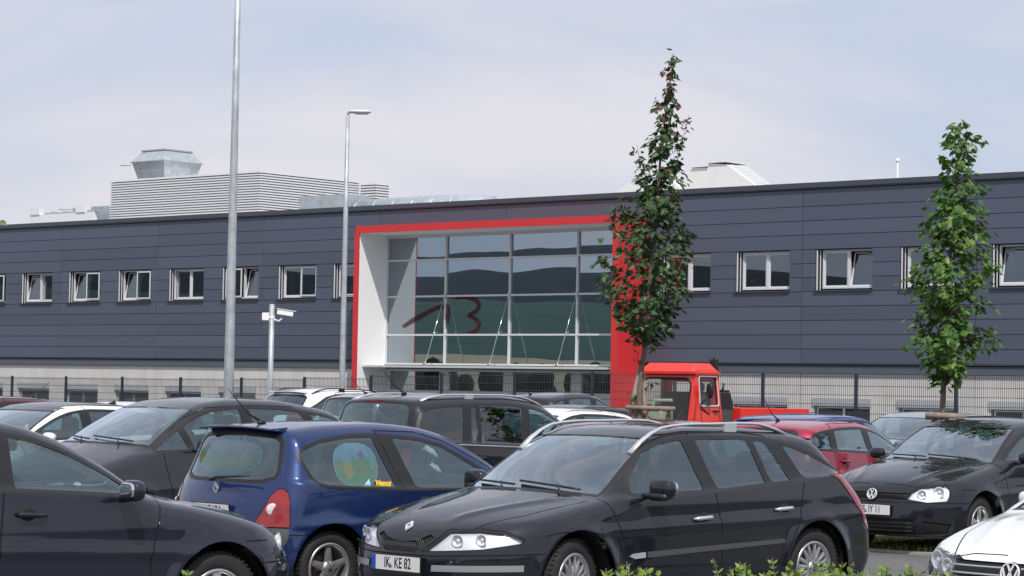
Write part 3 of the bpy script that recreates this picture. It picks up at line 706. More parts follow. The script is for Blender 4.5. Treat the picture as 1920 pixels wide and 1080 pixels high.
# ---------------------------------------------------------------- car shapes
def sh(pts, ds=0, kz=1.0): return [(p[0]+ds, p[1]*kz) for p in pts]
def doorset(f0, b0, r0, top, zs=.30, three=False):
    """shut lines: front door from f0, B pillar b0, rear door end r0; top = height over the belt (inside the roof)"""
    zb = top
    out = [[(f0+.10, zs), (f0+.12, .60), (f0, zb), (f0+.35, zb+.27), (f0+.72, zb+.40), (b0, zb+.43), (b0, zb), (b0+.04, .6), (b0+.05, zs)]]
    if r0: out.append([(b0+.05, zs), (b0+.04, .6), (b0, zb), (b0, zb+.43), (r0-.28, zb+.42), (r0-.10, zb+.28), (r0, zb+.03), (r0-.12, .72), (r0-.28, .45), (r0-.42, zs)])
    return out
S_WAGON = dict(L=4.70, hw=.885, r=.32, fw=.95, rw=3.70, paint=P_BLACK, cowl=1.14,
    top=[(-.1, .30), (0, .56), (.05, .665), (.16, .735), (.40, .815), (.75, .885), (1.05, .935), (1.20, .965), (1.28, 1.00), (1.62, 1.205), (1.98, 1.375), (2.2, 1.425), (2.6, 1.45), (3.0, 1.45), (3.5, 1.43), (3.9, 1.385), (4.02, 1.345), (4.22, 1.17), (4.42, 1.00), (4.55, .92), (4.66, .84), (4.78, .5)],
    belt=[(0, .80), (1.0, .89), (1.55, .905), (2.5, .935), (3.4, .99), (4.3, 1.055), (4.7, 1.07)],
    nose=[(.15, .14), (.24, .05), (.36, .0), (.50, .0), (.60, .025), (.70, .07), (.9, .3)], tail=[(.15, 4.50), (.25, 4.62), (.42, 4.70), (.58, 4.69), (.75, 4.63), (1.0, 4.50), (1.2, 4.4)],
    bowf=.50, bowr=.30, crease=(.66, .02), ridges=[(.28, 1.15, .30, .56, .014, .05)], dlo=[(1.54, .93), (1.60, 1.06), (1.855, 1.263), (2.05, 1.325), (2.25, 1.355), (2.6, 1.362), (3.08, 1.355), (3.3, 1.337), (3.567, 1.293), (3.88, 1.18), (4.16, 1.085), (4.24, 1.062), (3.42, 1.008), (2.5, .948)],
    pillars=[(2.47, 2.34, .12), (3.165, 3.045, .035), (3.53, 3.23, .14)], sB=2.45,
    doors=[[(1.46, .30), (1.44, .50), (1.40, .66), (1.27, .935), (1.45, 1.10), (1.80, 1.29), (2.08, 1.37), (2.40, 1.40), (2.47, .94), (2.53, .60), (2.53, .30)], [(2.53, .30), (2.53, .60), (2.47, .94), (2.40, 1.40), (3.02, 1.395), (3.26, 1.37), (3.42, 1.15), (3.55, 1.0), (3.46, .70), (3.33, .50), (3.12, .32)]],
    side_lines=[[(1.40, .66), (1.46, .30)], [(1.02+.0, .68), (.80, .69), (.62, .665)], [(4.02, .70), (4.2, .72), (4.42, .78)]],
    side_patches=[([(1.68, .522), (2.4, .545), (3.26, .572), (3.285, .56), (3.28, .538), (2.4, .505), (1.68, .478)], PLAST)],
    ws=(1.20, 1.93, .69, .575, .30, .22), rg=(1.03, 1.30, .60, .55),
    head=[([(.19, .545), (.31, .635), (.38, .695), (.60, .705), (.80, .685), (.905, .64), (.895, .618), (.62, .575)], HLAMP)],
    bulbs=[(.43, .625, .048), (.60, .635, .044)], lampback=m_reflector,
    taillamp=[([(.50, .60), (.50, .80), (.53, 1.0), (.62, 1.09), (1.12, 1.055), (1.06, .98), (.99, .88), (.93, .78), (.885, .68), (.80, .60)], TLAMP)],
    front_patches=[([(-.29, .64), (-.25, .66), (-.15, .612), (0, .60), (.15, .612), (.25, .66), (.29, .64), (.21, .56), (.15, .53), (-.15, .53), (-.21, .56)], GRILLE),
                   ([(-.84, .465), (-.33, .45), (-.33, .405), (-.84, .42)], IND), ([(.84, .465), (.33, .45), (.33, .405), (.84, .42)], IND),
                   ([(-.45, .30), (.45, .30), (.42, .20), (-.42, .20)], GRILLE)],
    front_lines=[[(-.9, .54), (-.32, .51), (.32, .51), (.9, .54)]], top_lines=[[(.22, .54), (.6, .68), (1.18, .735)]],
    handles=[(2.30, .755), (3.27, .805)], handlemat=m_silver, mirror=(1.72, .985), mirror_base=True, mscale=1.0, rails=(1.80, 3.62, .60, .062, m_silver), spoiler=(4.04, 1.375, .52, 0),
    rim=(.212, 8, 'split'), steer=math.radians(12), fil=.11, aerial=None, tsig=.025, h=.03)
S_SMALL = dict(L=3.80, hw=.82, r=.29, fw=.74, rw=3.20, paint=P_BLUE, cowl=1.02,
    top=[(-.1, .3), (0, .55), (.07, .66), (.2, .76), (.5, .86), (.85, .93), (1.06, .975), (1.4, 1.16), (1.85, 1.34), (2.15, 1.395), (2.6, 1.42), (3.0, 1.41), (3.4, 1.375), (3.52, 1.35), (3.60, 1.20), (3.70, .97), (3.76, .90), (3.82, .7), (3.9, .4)],
    belt=[(0, .78), (1.4, .88), (2.3, .885), (3.3, .93), (3.8, .96)],
    nose=[(.15, .12), (.24, .04), (.36, 0), (.5, 0), (.6, .03), (.75, .12)], tail=[(.15, 3.62), (.25, 3.74), (.38, 3.81), (.55, 3.81), (.62, 3.785), (.75, 3.77), (.92, 3.71), (1.1, 3.63), (1.35, 3.55)],
    bowf=.42, bowr=.25, crease=(.60, .01), dlo=[(1.42, .90), (1.55, 1.03), (1.95, 1.235), (2.2, 1.29), (2.55, 1.318), (2.9, 1.315), (3.2, 1.272), (3.42, 1.20), (3.43, 1.13), (3.34, .95), (3.22, .915), (2.4, .887), (1.6, .875)],
    pillars=[(2.42, 2.60, .17)], sB=2.2, doors=[[(1.42, .28), (1.42, .6), (1.30, .88), (1.50, 1.07), (1.92, 1.27), (2.2, 1.34), (2.62, 1.35), (2.46, .90), (2.40, .6), (2.40, .28)]],
    side_lines=[[(3.2, .555), (3.62, .555), (3.9, .56)], [(2.62, 1.35), (2.46, .9)]], side_patches=[(round_poly([(3.36, .80), (3.58, .80), (3.58, .64), (3.36, .64)], 2, .3), FLAP)],
    ws=(1.08, 1.80, .66, .55, .32, .22), rg=(.965, 1.285, .58, .50), rear_patches=[([(-.40, .47), (.40, .47), (.40, .40), (-.40, .40)], PLAST)],
    taillamp=[([(.40, .615), (.47, .72), (.54, .85), (.585, .895), (.63, .905), (.675, .87), (.69, .80), (.695, .615)], TLAMP), ([(.405, .605), (.695, .605), (.69, .53), (.66, .47), (.60, .45), (.47, .50)], PLAST)],
    handles=[(2.24, .79)], mirror=(1.62, .96), rim=(.195, 5, 'star'), rimmat=mat('rim_graphite', (.40, .41, .42), .35, metal=.7), aerial=(3.30, .42, 0), spoiler=(3.55, 1.385, .48, 0), tumble=.30, h=.03)
S_HATCH = dict(L=4.20, hw=.89, r=.32, fw=.88, rw=3.46, paint=P_NAVYBLACK, cowl=1.12,
    top=[(-.1, .3), (0, .58), (.06, .69), (.16, .76), (.45, .865), (.8, .945), (1.1, 1.00), (1.2, 1.03), (1.6, 1.235), (1.98, 1.39), (2.25, 1.455), (2.6, 1.485), (3.0, 1.48), (3.4, 1.455), (3.8, 1.40), (3.86, 1.375), (3.98, 1.20), (4.08, 1.04), (4.14, .95), (4.2, .75), (4.3, .4)],
    belt=[(0, .82), (1.3, .965), (2.0, 1.01), (3.0, 1.055), (4.2, 1.10)],
    nose=[(.15, .13), (.24, .04), (.36, 0), (.5, 0), (.6, .02), (.72, .08), (.9, .25)], tail=[(.15, 4.05), (.25, 4.13), (.4, 4.19), (.55, 4.19), (.75, 4.14), (1.0, 4.06), (1.35, 3.88)],
    bowf=.46, bowr=.25, crease=(.60, .035), ridges=[(.2, 1.05, .34, .60, .012, .05)], pillars=[(2.42, 2.40, .12), (3.38, 3.24, .13)], sB=2.4, roofgap=.062, dlo_start=1.42,
    doors=doorset(1.30, 2.44, 3.46, 1.02), side_lines=[[(.50, .70), (.70, .70)]],
    ws=(1.16, 1.93, .70, .575, .32, .22), rg=(1.07, 1.32, .58, .52),
    head=[(round_poly([(.345, .60), (.39, .665), (.49, .725), (.64, .765), (.75, .77), (.81, .73), (.805, .65), (.78, .585), (.55, .57)], r=.03), HLAMP)], bulbs=[(.50, .648, .052), (.68, .675, .062)],
    taillamp=[([(.38, .85), (.42, 1.03), (.72, 1.05), (.80, .95), (.76, .82), (.5, .80)], TLAMP)],
    front_patches=[([(-.43, .66), (.43, .66), (.40, .585), (-.40, .585)], GRILLE), ([(-.5, .38), (.5, .38), (.5, .22), (-.5, .22)], GRILLE), ([(-.80, .34), (-.58, .37), (-.58, .24), (-.76, .24)], GRILLE), ([(.80, .34), (.58, .37), (.58, .24), (.76, .24)], GRILLE)],
    front_lines=[[(-.9, .56), (.9, .56)]], top_lines=[[(.16, .10), (.2, .50), (.6, .66), (1.12, .74)]],
    handles=[(2.26, .90), (3.20, .94)], mirror=(1.62, 1.04), rim=(.205, 5, 'wide'), h=.03)
S_MPV = dict(S_HATCH, L=4.30, fw=.88, rw=3.48, cowl=.98, top=[(-.1, .3), (0, .60), (.06, .72), (.2, .82), (.5, .93), (.8, 1.02), (1.0, 1.08), (1.4, 1.29), (1.8, 1.46), (2.1, 1.53), (2.5, 1.56), (3.0, 1.555), (3.5, 1.50), (3.85, 1.43), (3.95, 1.35), (4.1, 1.1), (4.2, .95), (4.3, .7), (4.4, .4)],
    belt=[(0, .86), (1.0, .98), (2, 1.03), (3.2, 1.12), (4.3, 1.22)], tail=[(.15, 4.15), (.25, 4.23), (.4, 4.29), (.55, 4.29), (.75, 4.26), (1.05, 4.15), (1.4, 3.95)], ws=(1.04, 1.76, .72, .585, .34, .24), rg=(1.12, 1.36, .58, .50),
    pillars=[(1.70, 1.50, .05), (2.50, 2.46, .10), (3.36, 3.20, .10)], doors=doorset(1.28, 2.50, 3.42, 1.05), dlo_start=1.14, mirror=(1.72, 1.08), ridges=[], h=.035, sB=2.45, top_lines=[], mid=.5)
S_VAN = dict(S_HATCH, L=4.47, hw=.90, fw=.92, rw=3.62, cowl=.98, top=[(-.1, .3), (0, .6), (.06, .72), (.25, .84), (.6, .95), (.9, 1.02), (1.05, 1.07), (1.5, 1.34), (1.9, 1.535), (2.2, 1.60), (2.7, 1.635), (3.3, 1.63), (3.9, 1.60), (4.15, 1.56), (4.22, 1.50), (4.33, 1.15), (4.40, .98), (4.47, .7), (4.55, .4)],
    belt=[(0, .86), (1.2, .96), (2.5, 1.00), (4.4, 1.06)], tail=[(.15, 4.35), (.25, 4.43), (.4, 4.47), (.6, 4.47), (.85, 4.43), (1.1, 4.36), (1.5, 4.25)], ws=(1.08, 1.84, .72, .60, .3, .22), rg=(1.06, 1.50, .62, .56),
    pillars=[(1.60, 1.50, .06), (2.42, 2.30, .11), (3.22, 3.12, .03), (3.44, 3.30, .10)], doors=doorset(1.36, 2.44, 3.42, .98), dlo_start=1.22, dlo_end=4.22, bowr=.18, tumble=.26, crease=None,
    taillamp=[([(.46, .70), (.44, 1.10), (.46, 1.42), (.60, 1.44), (.68, 1.1), (.66, .72)], TLAMP)], mirror=(1.78, 1.05), ridges=[], top_lines=[], h=.04, privacy=2.4,
    rails=(1.9, 4.0, .60, .045, m_silver), handles=[(2.28, .86), (3.28, .88)], side_patches=[], roofgap=.09)
def low(sp, H0, H1, L1=None, **kw):
    d = dict(sp); k = H1/H0; z0 = .35
    f = lambda z: z if z < z0 else z0+(z-z0)*(H1-z0)/(H0-z0)
    lx = (L1/sp['L']) if L1 else 1.0
    d['L'] = sp['L']*lx
    for key in ('top', 'belt'): d[key] = [(x*lx, f(z)) for x, z in sp[key]]
    d['nose'] = [(f(z), s) for z, s in sp['nose']]; d['tail'] = [(f(z), s*lx) for z, s in sp['tail']]
    for key in ('fw', 'rw', 'cowl', 'sB'): d[key] = sp[key]*lx
    d['pillars'] = [(a*lx, b*lx, c) for a, b, c in sp['pillars']]
    if 'dlo' in sp: d['dlo'] = [(x*lx, f(z)) for x, z in sp['dlo']]
    for kk in ('dlo_start', 'dlo_end'):
        if kk in sp: d[kk] = sp[kk]*lx
    d['doors'] = [[(x*lx, f(z)) for x, z in p] for p in sp['doors']]
    w_ = sp['ws']; d['ws'] = (w_[0]*lx, w_[1]*lx)+w_[2:]; g_ = sp['rg']; d['rg'] = (f(g_[0]), f(g_[1]))+g_[2:]
    for key in ('head', 'taillamp'):
        d[key] = [([(u, f(z)) for u, z in p], t) for p, t in sp.get(key, [])]
    d['mirror'] = (sp['mirror'][0]*lx, f(sp['mirror'][1])); d['handles'] = [(s*lx, f(z)) for s, z in sp['handles']]
    if 'rails' in sp: d['rails'] = (sp['rails'][0]*lx, sp['rails'][1]*lx)+sp['rails'][2:]
    if 'spoiler' in sp: d['spoiler'] = (sp['spoiler'][0]*lx, f(sp['spoiler'][1]))+sp['spoiler'][2:]
    for key in ('side_lines', 'top_lines', 'front_lines'): d[key] = []
    d['side_patches'] = []; d['h'] = .055; d['bulbs'] = []
    d.update(kw); return d
def put(px, Y): return (px-960)/FPX*Y
def front_of(px, Y, deg, L):          # centre column and distance -> front bumper ground point
    a = math.radians(deg); return put(px, Y)+math.cos(a)*L/2, Y+math.sin(a)*L/2

CARS = []
def extra(fn): CARS.append(fn)
GRP = 'cars parked in the car park'
# black estate, the nearest car with its front to the camera
root, B, dr = build_car(S_WAGON, 'estate_car', 'black estate car with silver roof rails, nearest car in the middle, plate IK KE 82', -.786, 17.22, 224.5, group=GRP)
L = S_WAGON['L']
plate(root, 'IK  KE 82', (L/2+.012, 0, .445), 1)
diamond(root, (L/2-.115, 0, .705), FRONT_M @ Matrix.Rotation(math.radians(-50), 4, 'X'), .10)
gm = MB()
for i in range(26):
    for sg in (1, -1):
        y = -.25+i*.020
        if abs(y+sg*.0) < .31: gm.tube([(L/2-.045-.25*abs(y)**2.2, y, .536+.15*max(0, abs(y)-.15)), (L/2-.05-.25*abs(y+sg*.06)**2.2, max(-.26, min(.26, y+sg*.05)), .598 if abs(y) < .17 else .625)], .0028, 4, False)
gm.build('grille_mesh', m_plast, root)
for sg in (1, -1):
    q = B.hit((1.53, sg*1.5, .495), (0, -sg, 0)); mb = MB(); mb.prism([(L/2-1.49, .492), (L/2-1.525, .510), (L/2-1.655, .520), (L/2-1.655, .480), (L/2-1.54, .474)], 1, q[1]-.004, q[1]+sg*.012); mb.build('door_badge', m_silver, dr.get(1 if sg > 0 else 11))
# blue small car seen from behind
root, B, dr = build_car(S_SMALL, 'small_car', 'blue three-door small car seen from behind, left of the black estate car', .46, 21.35, 42.5, group=GRP)
L = S_SMALL['L']
plate(root, 'EB SV 24', (-(L/2)+.015, 0, .715), -1, .10)
diamond(root, (-(L/2)+.075, 0, .885), REAR_M @ Matrix.Rotation(.2, 4, 'X'), .11)
t = link('model_lettering', text_mesh('Clio', .075, m_chrome, .003, 1.35, .002), None, root); P = B.hit((6, -.38, .665), (-1, 0, 0), 0, 4); t.matrix_local = Matrix.Translation((L/2-P[0]-.006, -.36, .665)) @ Matrix.Rotation(math.radians(-9), 4, 'Z') @ REAR_M
rw = MB(); rw.tube([(L/2-3.735, .05, .955), (L/2-3.76, -.05, .975), (L/2-3.745, -.46, 1.0)], [.03, .02, .010], 6, flat=.6); rw.build('rear_wiper', m_trim, root)
for sg in (1, -1):
    P = B.hit((L-.395+.8, sg*(.395+.8), .745), (-R2, -sg*R2, 0), 0, 1.9); c = (L/2-P[0], P[1], P[2])
    mb = MB(); mb.lathe([(.001, .005), (.035, .005), (.048, .002), (.051, -.008)], 'x', 20); o = mb.build('reversing_lamp', m_white, root); o.matrix_local = Matrix.Translation(c) @ Matrix.Rotation(math.pi-sg*math.radians(50), 4, 'Z')
# sun blinds in the rear windows, plain landscape print of their own colours
def blind(parent, M, wd, ht, seed, dark=1.0):
    random.seed(seed); ob = None
    def disc(cx, cz, rx, rz, off, m, nm, n=18, pw=2.6):
        mb = MB(); mb.add([(cx+rx*math.copysign(abs(math.cos(t))**(2/pw), math.cos(t)), cz+rz*math.copysign(abs(math.sin(t))**(2/pw), math.sin(t)), off) for t in [2*math.pi*k/n for k in range(n)]]+[(cx+rx*math.copysign(abs(math.cos(t))**(2/pw), math.cos(t)), cz+rz*math.copysign(abs(math.sin(t))**(2/pw), math.sin(t)), off-.0015) for t in [2*math.pi*k/n for k in range(n)]], [tuple(range(n)), tuple(range(2*n-1, n-1, -1))]+[(k, (k+1) % n, (k+1) % n+n, k+n) for k in range(n)])
        o = mb.build(nm, m, ob if ob is not None else parent); 
        if ob is None: o.matrix_local = M
        return o
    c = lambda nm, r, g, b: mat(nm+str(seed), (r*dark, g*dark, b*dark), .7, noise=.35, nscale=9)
    ob = disc(0, 0, wd/2, ht/2, 0, c('blind_sky', .42, .60, .78), 'sun_blind')
    m = bpy.data.materials.new('printed_blind'); m.use_nodes = True; t = m.node_tree; bs = t.nodes['Principled BSDF']; bs.inputs['Roughness'].default_value = .8
    tc = t.nodes.new('ShaderNodeTexCoord'); sx = t.nodes.new('ShaderNodeSeparateXYZ'); t.links.new(tc.outputs['Object'], sx.inputs[0])
    nz = t.nodes.new('ShaderNodeTexNoise'); nz.inputs['Scale'].default_value = 9; nz.inputs['Detail'].default_value = 5; t.links.new(tc.outputs['Object'], nz.inputs['Vector'])
    ma = t.nodes.new('ShaderNodeMath'); ma.operation = 'MULTIPLY_ADD'; ma.inputs[1].default_value = 1/ht; t.links.new(sx.outputs['Y'], ma.inputs[0])
    m2 = t.nodes.new('ShaderNodeMath'); m2.operation = 'MULTIPLY'; m2.inputs[1].default_value = 1.0; t.links.new(nz.outputs['Fac'], m2.inputs[0]); t.links.new(m2.outputs[0], ma.inputs[2])
    rp = t.nodes.new('ShaderNodeValToRGB'); t.links.new(ma.outputs[0], rp.inputs[0]); e = rp.color_ramp.elements
    for k, (p_, cc) in enumerate([(.0, (.16, .40, .10)), (.34, (.20, .42, .14)), (.42, (.55, .30, .06)), (.50, (.14, .32, .12)), (.62, (.25, .45, .40)), (.74, (.36, .40, .62)), (.9, (.42, .58, .75))]):
        q = e[k] if k < 2 else e.new(p_); q.position = p_; q.color = (*[v*dark for v in cc], 1)
    t.links.new(rp.outputs[0], bs.inputs['Base Color'])
    disc(0, 0, wd*.475, ht*.475, .003, m, 'print')
    if dark > .5:
        disc(-wd*.20, -ht*.14, wd*.11, ht*.22, .006, c('blind_orange', .80, .42, .08), 'print', 9, 1.9); disc(wd*.14, ht*.22, wd*.07, ht*.12, .006, c('blind_purple', .35, .12, .30), 'print', 4, 1.3)
    return ob
P = B.hit((2.95, -1.5, 1.08), (0, 1, 0))
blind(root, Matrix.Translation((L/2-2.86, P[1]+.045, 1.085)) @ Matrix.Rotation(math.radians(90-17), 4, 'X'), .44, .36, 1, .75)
mb = MB(); me = text_mesh('Nancy', .062, mat('sticker_yellow', (.85, .50, .02), .5), .001, .95, .004)
P = B.hit((2.62, -1.5, .935), (0, 1, 0)); t = link('sticker_lettering', me, None, root); t.matrix_local = Matrix.Translation((L/2-2.66, P[1]-.004, .94)) @ Matrix.Rotation(math.radians(90-17), 4, 'X')
mb = MB(); mb.add([(-.05, -.02, 0), (.03, -.03, 0), (.02, .04, 0)], [(0, 1, 2)]); s_ = mb.build('sticker', mat('sticker_blue', (.45, .62, .75), .5), root); s_.matrix_local = Matrix.Translation((L/2-2.82, P[1]-.004, .94)) @ Matrix.Rotation(math.radians(90-17), 4, 'X')
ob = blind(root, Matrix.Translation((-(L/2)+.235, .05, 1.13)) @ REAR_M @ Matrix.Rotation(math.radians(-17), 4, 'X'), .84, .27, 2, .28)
dc = thing('plush_dice', 'pair of white plush dice hanging in the side window of the blue small car', 'dice', (0, 0, 0)); dc.location = root.matrix_basis @ Vector((L/2-1.72, -.20, 1.14)); dc.rotation_euler = (0, 0, .5)
for k, (dx, dz) in enumerate(((0, 0), (.035, -.13))):
    mb = MB(); mb.box(-.055, .055, -.055, .055, -.055, .055, Matrix.Translation((dx, 0, dz)) @ Matrix.Rotation(.6, 4, 'X') @ Matrix.Rotation(.5, 4, 'Y')); o = bevel_obj(mb.build('die', mat('dice_white', (.75, .76, .74), .9), dc), .015)
    pp = MB(); Mx = Matrix.Translation((dx, 0, dz)) @ Matrix.Rotation(.6, 4, 'X') @ Matrix.Rotation(.5, 4, 'Y')
    for (u, v) in ((-.025, -.025), (0, 0), (.025, .025), (.025, -.025)):
        pp.ell(Mx @ Vector((u, -.056, v)), (.009,)*3, 8); pp.ell(Mx @ Vector((.056, u, v)), (.009,)*3, 8)
    pp.build('pips', m_letter, o)
# dark hatchback bottom left
root, B, dr = build_car(dict(S_HATCH, rim=(.205, 5, 'wide')), 'hatchback', 'blue-black hatchback cut off by the bottom left corner, facing right', -1.745, 16.50, 42, group=GRP)
# black hatchback at right
H5 = dict(S_HATCH, hw=.88, paint=P_BLACK, top=[(x, z*.995) for x, z in S_HATCH['top']], steer=math.radians(4), r=.315)
root, B, dr = build_car(H5, 'hatchback', 'black hatchback facing left behind the tail of the estate car, plate ending IY 11', 3.93, 26.1, 228, group=GRP)
L = 4.2
plate(root, 'F  IY 11', (L/2+.012, 0, .475), 1)
roundel(root, (L/2-.030, 0, .64), FRONT_M @ Matrix.Rotation(-.25, 4, 'X'), .062)
gm = MB()
for z in (.608, .635): gm.tube([(L/2-.055-.32*abs(y)**2.4, y, z) for y in np.linspace(-.41, .41, 13)], .005, 5)
for z in (.26, .30, .34): gm.tube([(L/2+.004-.40*abs(y)**2.6, y, z) for y in np.linspace(-.5, .5, 13)], .006, 5)
gm.build('grille_bars', m_trim, root)
gm = MB(); gm.box(-.42, .42, -.003, .002, -.010, .010); o = gm.build('bumper_strip', m_plast, root); o.location = (L/2+.004, 0, .225); bpy.data.objects.remove(o)
# white hatchback bottom right corner
H6 = dict(S_HATCH, paint=P_WHITE, lampback=mat('smoked_lamp', (.16, .17, .19), .25, metal=.6, noise=.4, nscale=20))
H6['head'] = [([(.40, .60), (.40, .69), (.52, .725), (.68, .775), (.80, .81), (.85, .77), (.82, .66), (.70, .59)], HLAMP)]; H6['mirror'] = (1.95, 1.01); H6['mscale'] = .7; H6['top'] = [(x, z*.985) for x, z in S_HATCH['top']]
H6['front_patches'] = [([(-.47, .70), (.47, .70), (.47, .60), (-.47, .60)], GRILLE), ([(-.5, .38), (.5, .38), (.5, .22), (-.5, .22)], GRILLE)]
root, B, dr = build_car(H6, 'hatchback', 'white hatchback cut off by the bottom right corner', 3.03, 14.55, 228, group=GRP)
roundel(root, (L/2-.020, 0, .645), FRONT_M @ Matrix.Rotation(-.25, 4, 'X'), .066)
gm = MB()
for z in (.625, .672): gm.tube([(L/2-.040-.34*abs(y)**2.4, y, z) for y in np.linspace(-.46, .46, 15)], .006, 5)
gm.build('grille_bars', m_silver, root)
# dark MPV behind the dark hatchback
x, y = front_of(340, 25.2, 226, 4.3)
root, B, dr = build_car(dict(S_MPV, paint=P_GREY, aerial=None), 'minivan', 'large dark grey people carrier facing left with a big windscreen, behind the blue-black hatchback', x, y, 226, group=GRP)
# black MPV with chrome belt line
x, y = front_of(921, 30, 46, 4.47)
root, B, dr = build_car(dict(S_VAN, paint=P_BLACK, aerial=(3.7, .5, 0)), 'minivan', 'black people carrier with silver roof rails seen from behind, beyond the blue small car', x, y, 46, group=GRP)
L = 4.47
for sg in (1, -1):
    pts = []
    for s in np.arange(1.30, 4.10, .2):
        q = B.hit((s, sg*1.6, float(B.B(s))-.002), (0, -sg, 0)); pts.append((L/2-s, q[1]+sg*.004, q[2]))
    mb = MB(); mb.tube(pts, .011, 6); mb.build('chrome_strip', m_chrome, root)
P = B.hit((6, 0, 1.535), (-1, 0, 0), 0, 4); mb = MB(); mb.box(L/2-P[0]-.012, L/2-P[0]+.02, -.13, .13, 1.525, 1.545); mb.build('brake_light', m_red, root)
def bgcar(sp, name, label, px, Y, deg, **kw):
    d = dict(sp); d.update(kw); x, y = front_of(px, Y, deg, d['L'])
    return build_car(d, name, label, x, y, deg, near=False, group=GRP)
LH = lambda H1, L1=None, **kw: low(S_HATCH, 1.485, H1, L1, **kw)
LW = lambda H1, L1=None, **kw: low(S_WAGON, 1.45, H1, L1, **kw)
bgcar(LH(1.44, 3.95, paint=P_WHITE, roof_paint=P_BLACK, aerial=(3.25, .05, 0)), 'hatchback', 'white hatchback with a black roof and fin aerial, left of the grey people carrier', 62, 30, 228)
bgcar(LH(1.46, 4.15, paint=P_MAROON, aerial=(3.4, .4, 0)), 'hatchback', 'dark maroon hatchback at the left edge of the photo', -70, 36, 228)
bgcar(LH(1.42, 4.1, paint=P_WHITE), 'hatchback', 'white hatchback behind the two-tone car, only its roof in view', 190, 34.8, 228)
r8 = bgcar(LW(1.66, 4.5, paint=P_WHITE, rails=(1.7, 3.7, .60, .06, m_trim), spoiler=(3.85, 1.60, .5, 0), aerial=None), 'estate_car', 'white estate car with dark roof rails in front of the fence', 655, 48, 46)
r9 = bgcar(low(S_VAN, 1.635, 1.60, 4.2, paint=P_SILVER, glass=g_side, privacy=None, rails=(1.9, 3.6, .60, .02, m_silver), aerial=(3.5, .5, 0)), 'minivan', 'silver people carrier half hidden behind the black people carrier', 800, 42, 46)
bgcar(LH(1.66, 3.75, paint=P_GREY, aerial=(3.2, .3, 0)), 'small_car', 'tall dark grey small car in front of the fence left of the red gate pillar', 1085, 47, 46)
bgcar(LH(1.43, 4.1, paint=P_WHITE, aerial=None), 'hatchback', 'white hatchback facing left behind the estate car roof', 1003, 36.6, 228)
bgcar(LH(1.46, 4.1, paint=P_BLACK, aerial=None), 'hatchback', 'black hatchback between the white hatchback and the young dark tree', 1040, 41.2, 228)
bgcar(LH(1.40, 3.8, paint=P_MAROON), 'hatchback', 'low maroon car behind the roof rails of the estate car', 1285, 27.3, 46)
bgcar(LH(1.39, 4.2, paint=P_RED, aerial=(3.35, .5, 0)), 'hatchback', 'raspberry red hatchback seen from behind between the estate car and the black hatchback', 1552, 31, 54)
bgcar(LW(1.42, 4.4, paint=P_SKY, aerial=None, rails=(1.8, 3.6, .6, .001, P_SKY)), 'estate_car', 'mid blue car behind the red hatchback, only its roof in view', 1548, 36.2, 50)
bgcar(LH(1.45, 4.3, paint=P_SILVER, aerial=None), 'saloon_car', 'silver car facing left in front of the fence, left of the green tree', 1713, 41.2, 228)
bgcar(LW(1.42, 4.5, paint=P_GREYBLUE, aerial=None, rails=(1.7, 3.7, .60, .06, m_trim)), 'estate_car', 'grey-blue estate car with dark roof rails behind the green tree', 1880, 34, 228)
ENC = (-56.2, -44.0, 14.0, 21.3, 12.84); HOP = (-57.4, 1.42, 13.3, 14.32, 14.92); DU = (-34.6, -31.3, -23.6, -20.3, 10.68, 10.45)
SM = (-36.6, -35.45, 11.85); LD = (-59.8, -56.2, 11.5); LP = (-62.0, 11.05); RM = (-2.52, 11.04)
RL = [('white rooflight with a low pitch, partly behind the dark young tree', [(-17.4, 8.95), (-16.8, 10.3), (-15.8, 10.85), (-14.2, 10.8), (-13.2, 10.3), (-13.2, 8.95)], 10, 11.5),
      ('middle white rooflight with a flat lid', [(-13.9, 8.95), (-13.4, 10.5), (-12.8, 11.2), (-11.65, 11.15), (-11.1, 10.6), (-11.1, 8.95)], 10.2, 11.4),
      ('right-hand white rooflight with a ribbed slope', [(-11.6, 8.95), (-11.5, 10.7), (-11.35, 11.25), (-10.4, 11.15), (-8.75, 10.1), (-8.75, 8.95)], 9.4, 10.8, 9)]
# ================================================================ SETTING
from mathutils.geometry import tessellate_polygon
AX = np.array([.74704, -.66478, 0]); NO = np.array([-.66478, -.74704, 0]); RZ = math.atan2(AX[1], AX[0])
P0 = at(1503, 740, 85); P0[2] = 0
def wl(a, out=0, z=0): p = P0+AX*a+NO*out; return (p[0], p[1], z)
random.seed(5); rng = np.random.default_rng(5)
m_asph = mat('asphalt', (.115, .115, .12), .9, noise=.18, nscale=1.3, bump=.3, bscale=90)
g = MB(); nn = 30
g.box(-260, 260, -120, 330, -.5, 0); tag(g.build('ground', m_asph), kind='structure')
g = MB(); g.box(-1500, 1500, -1500, 2500, -1.2, -.15); tag(g.build('field', mat('field_grass', (.06, .11, .03), 1, noise=.4, nscale=.02)), kind='structure')
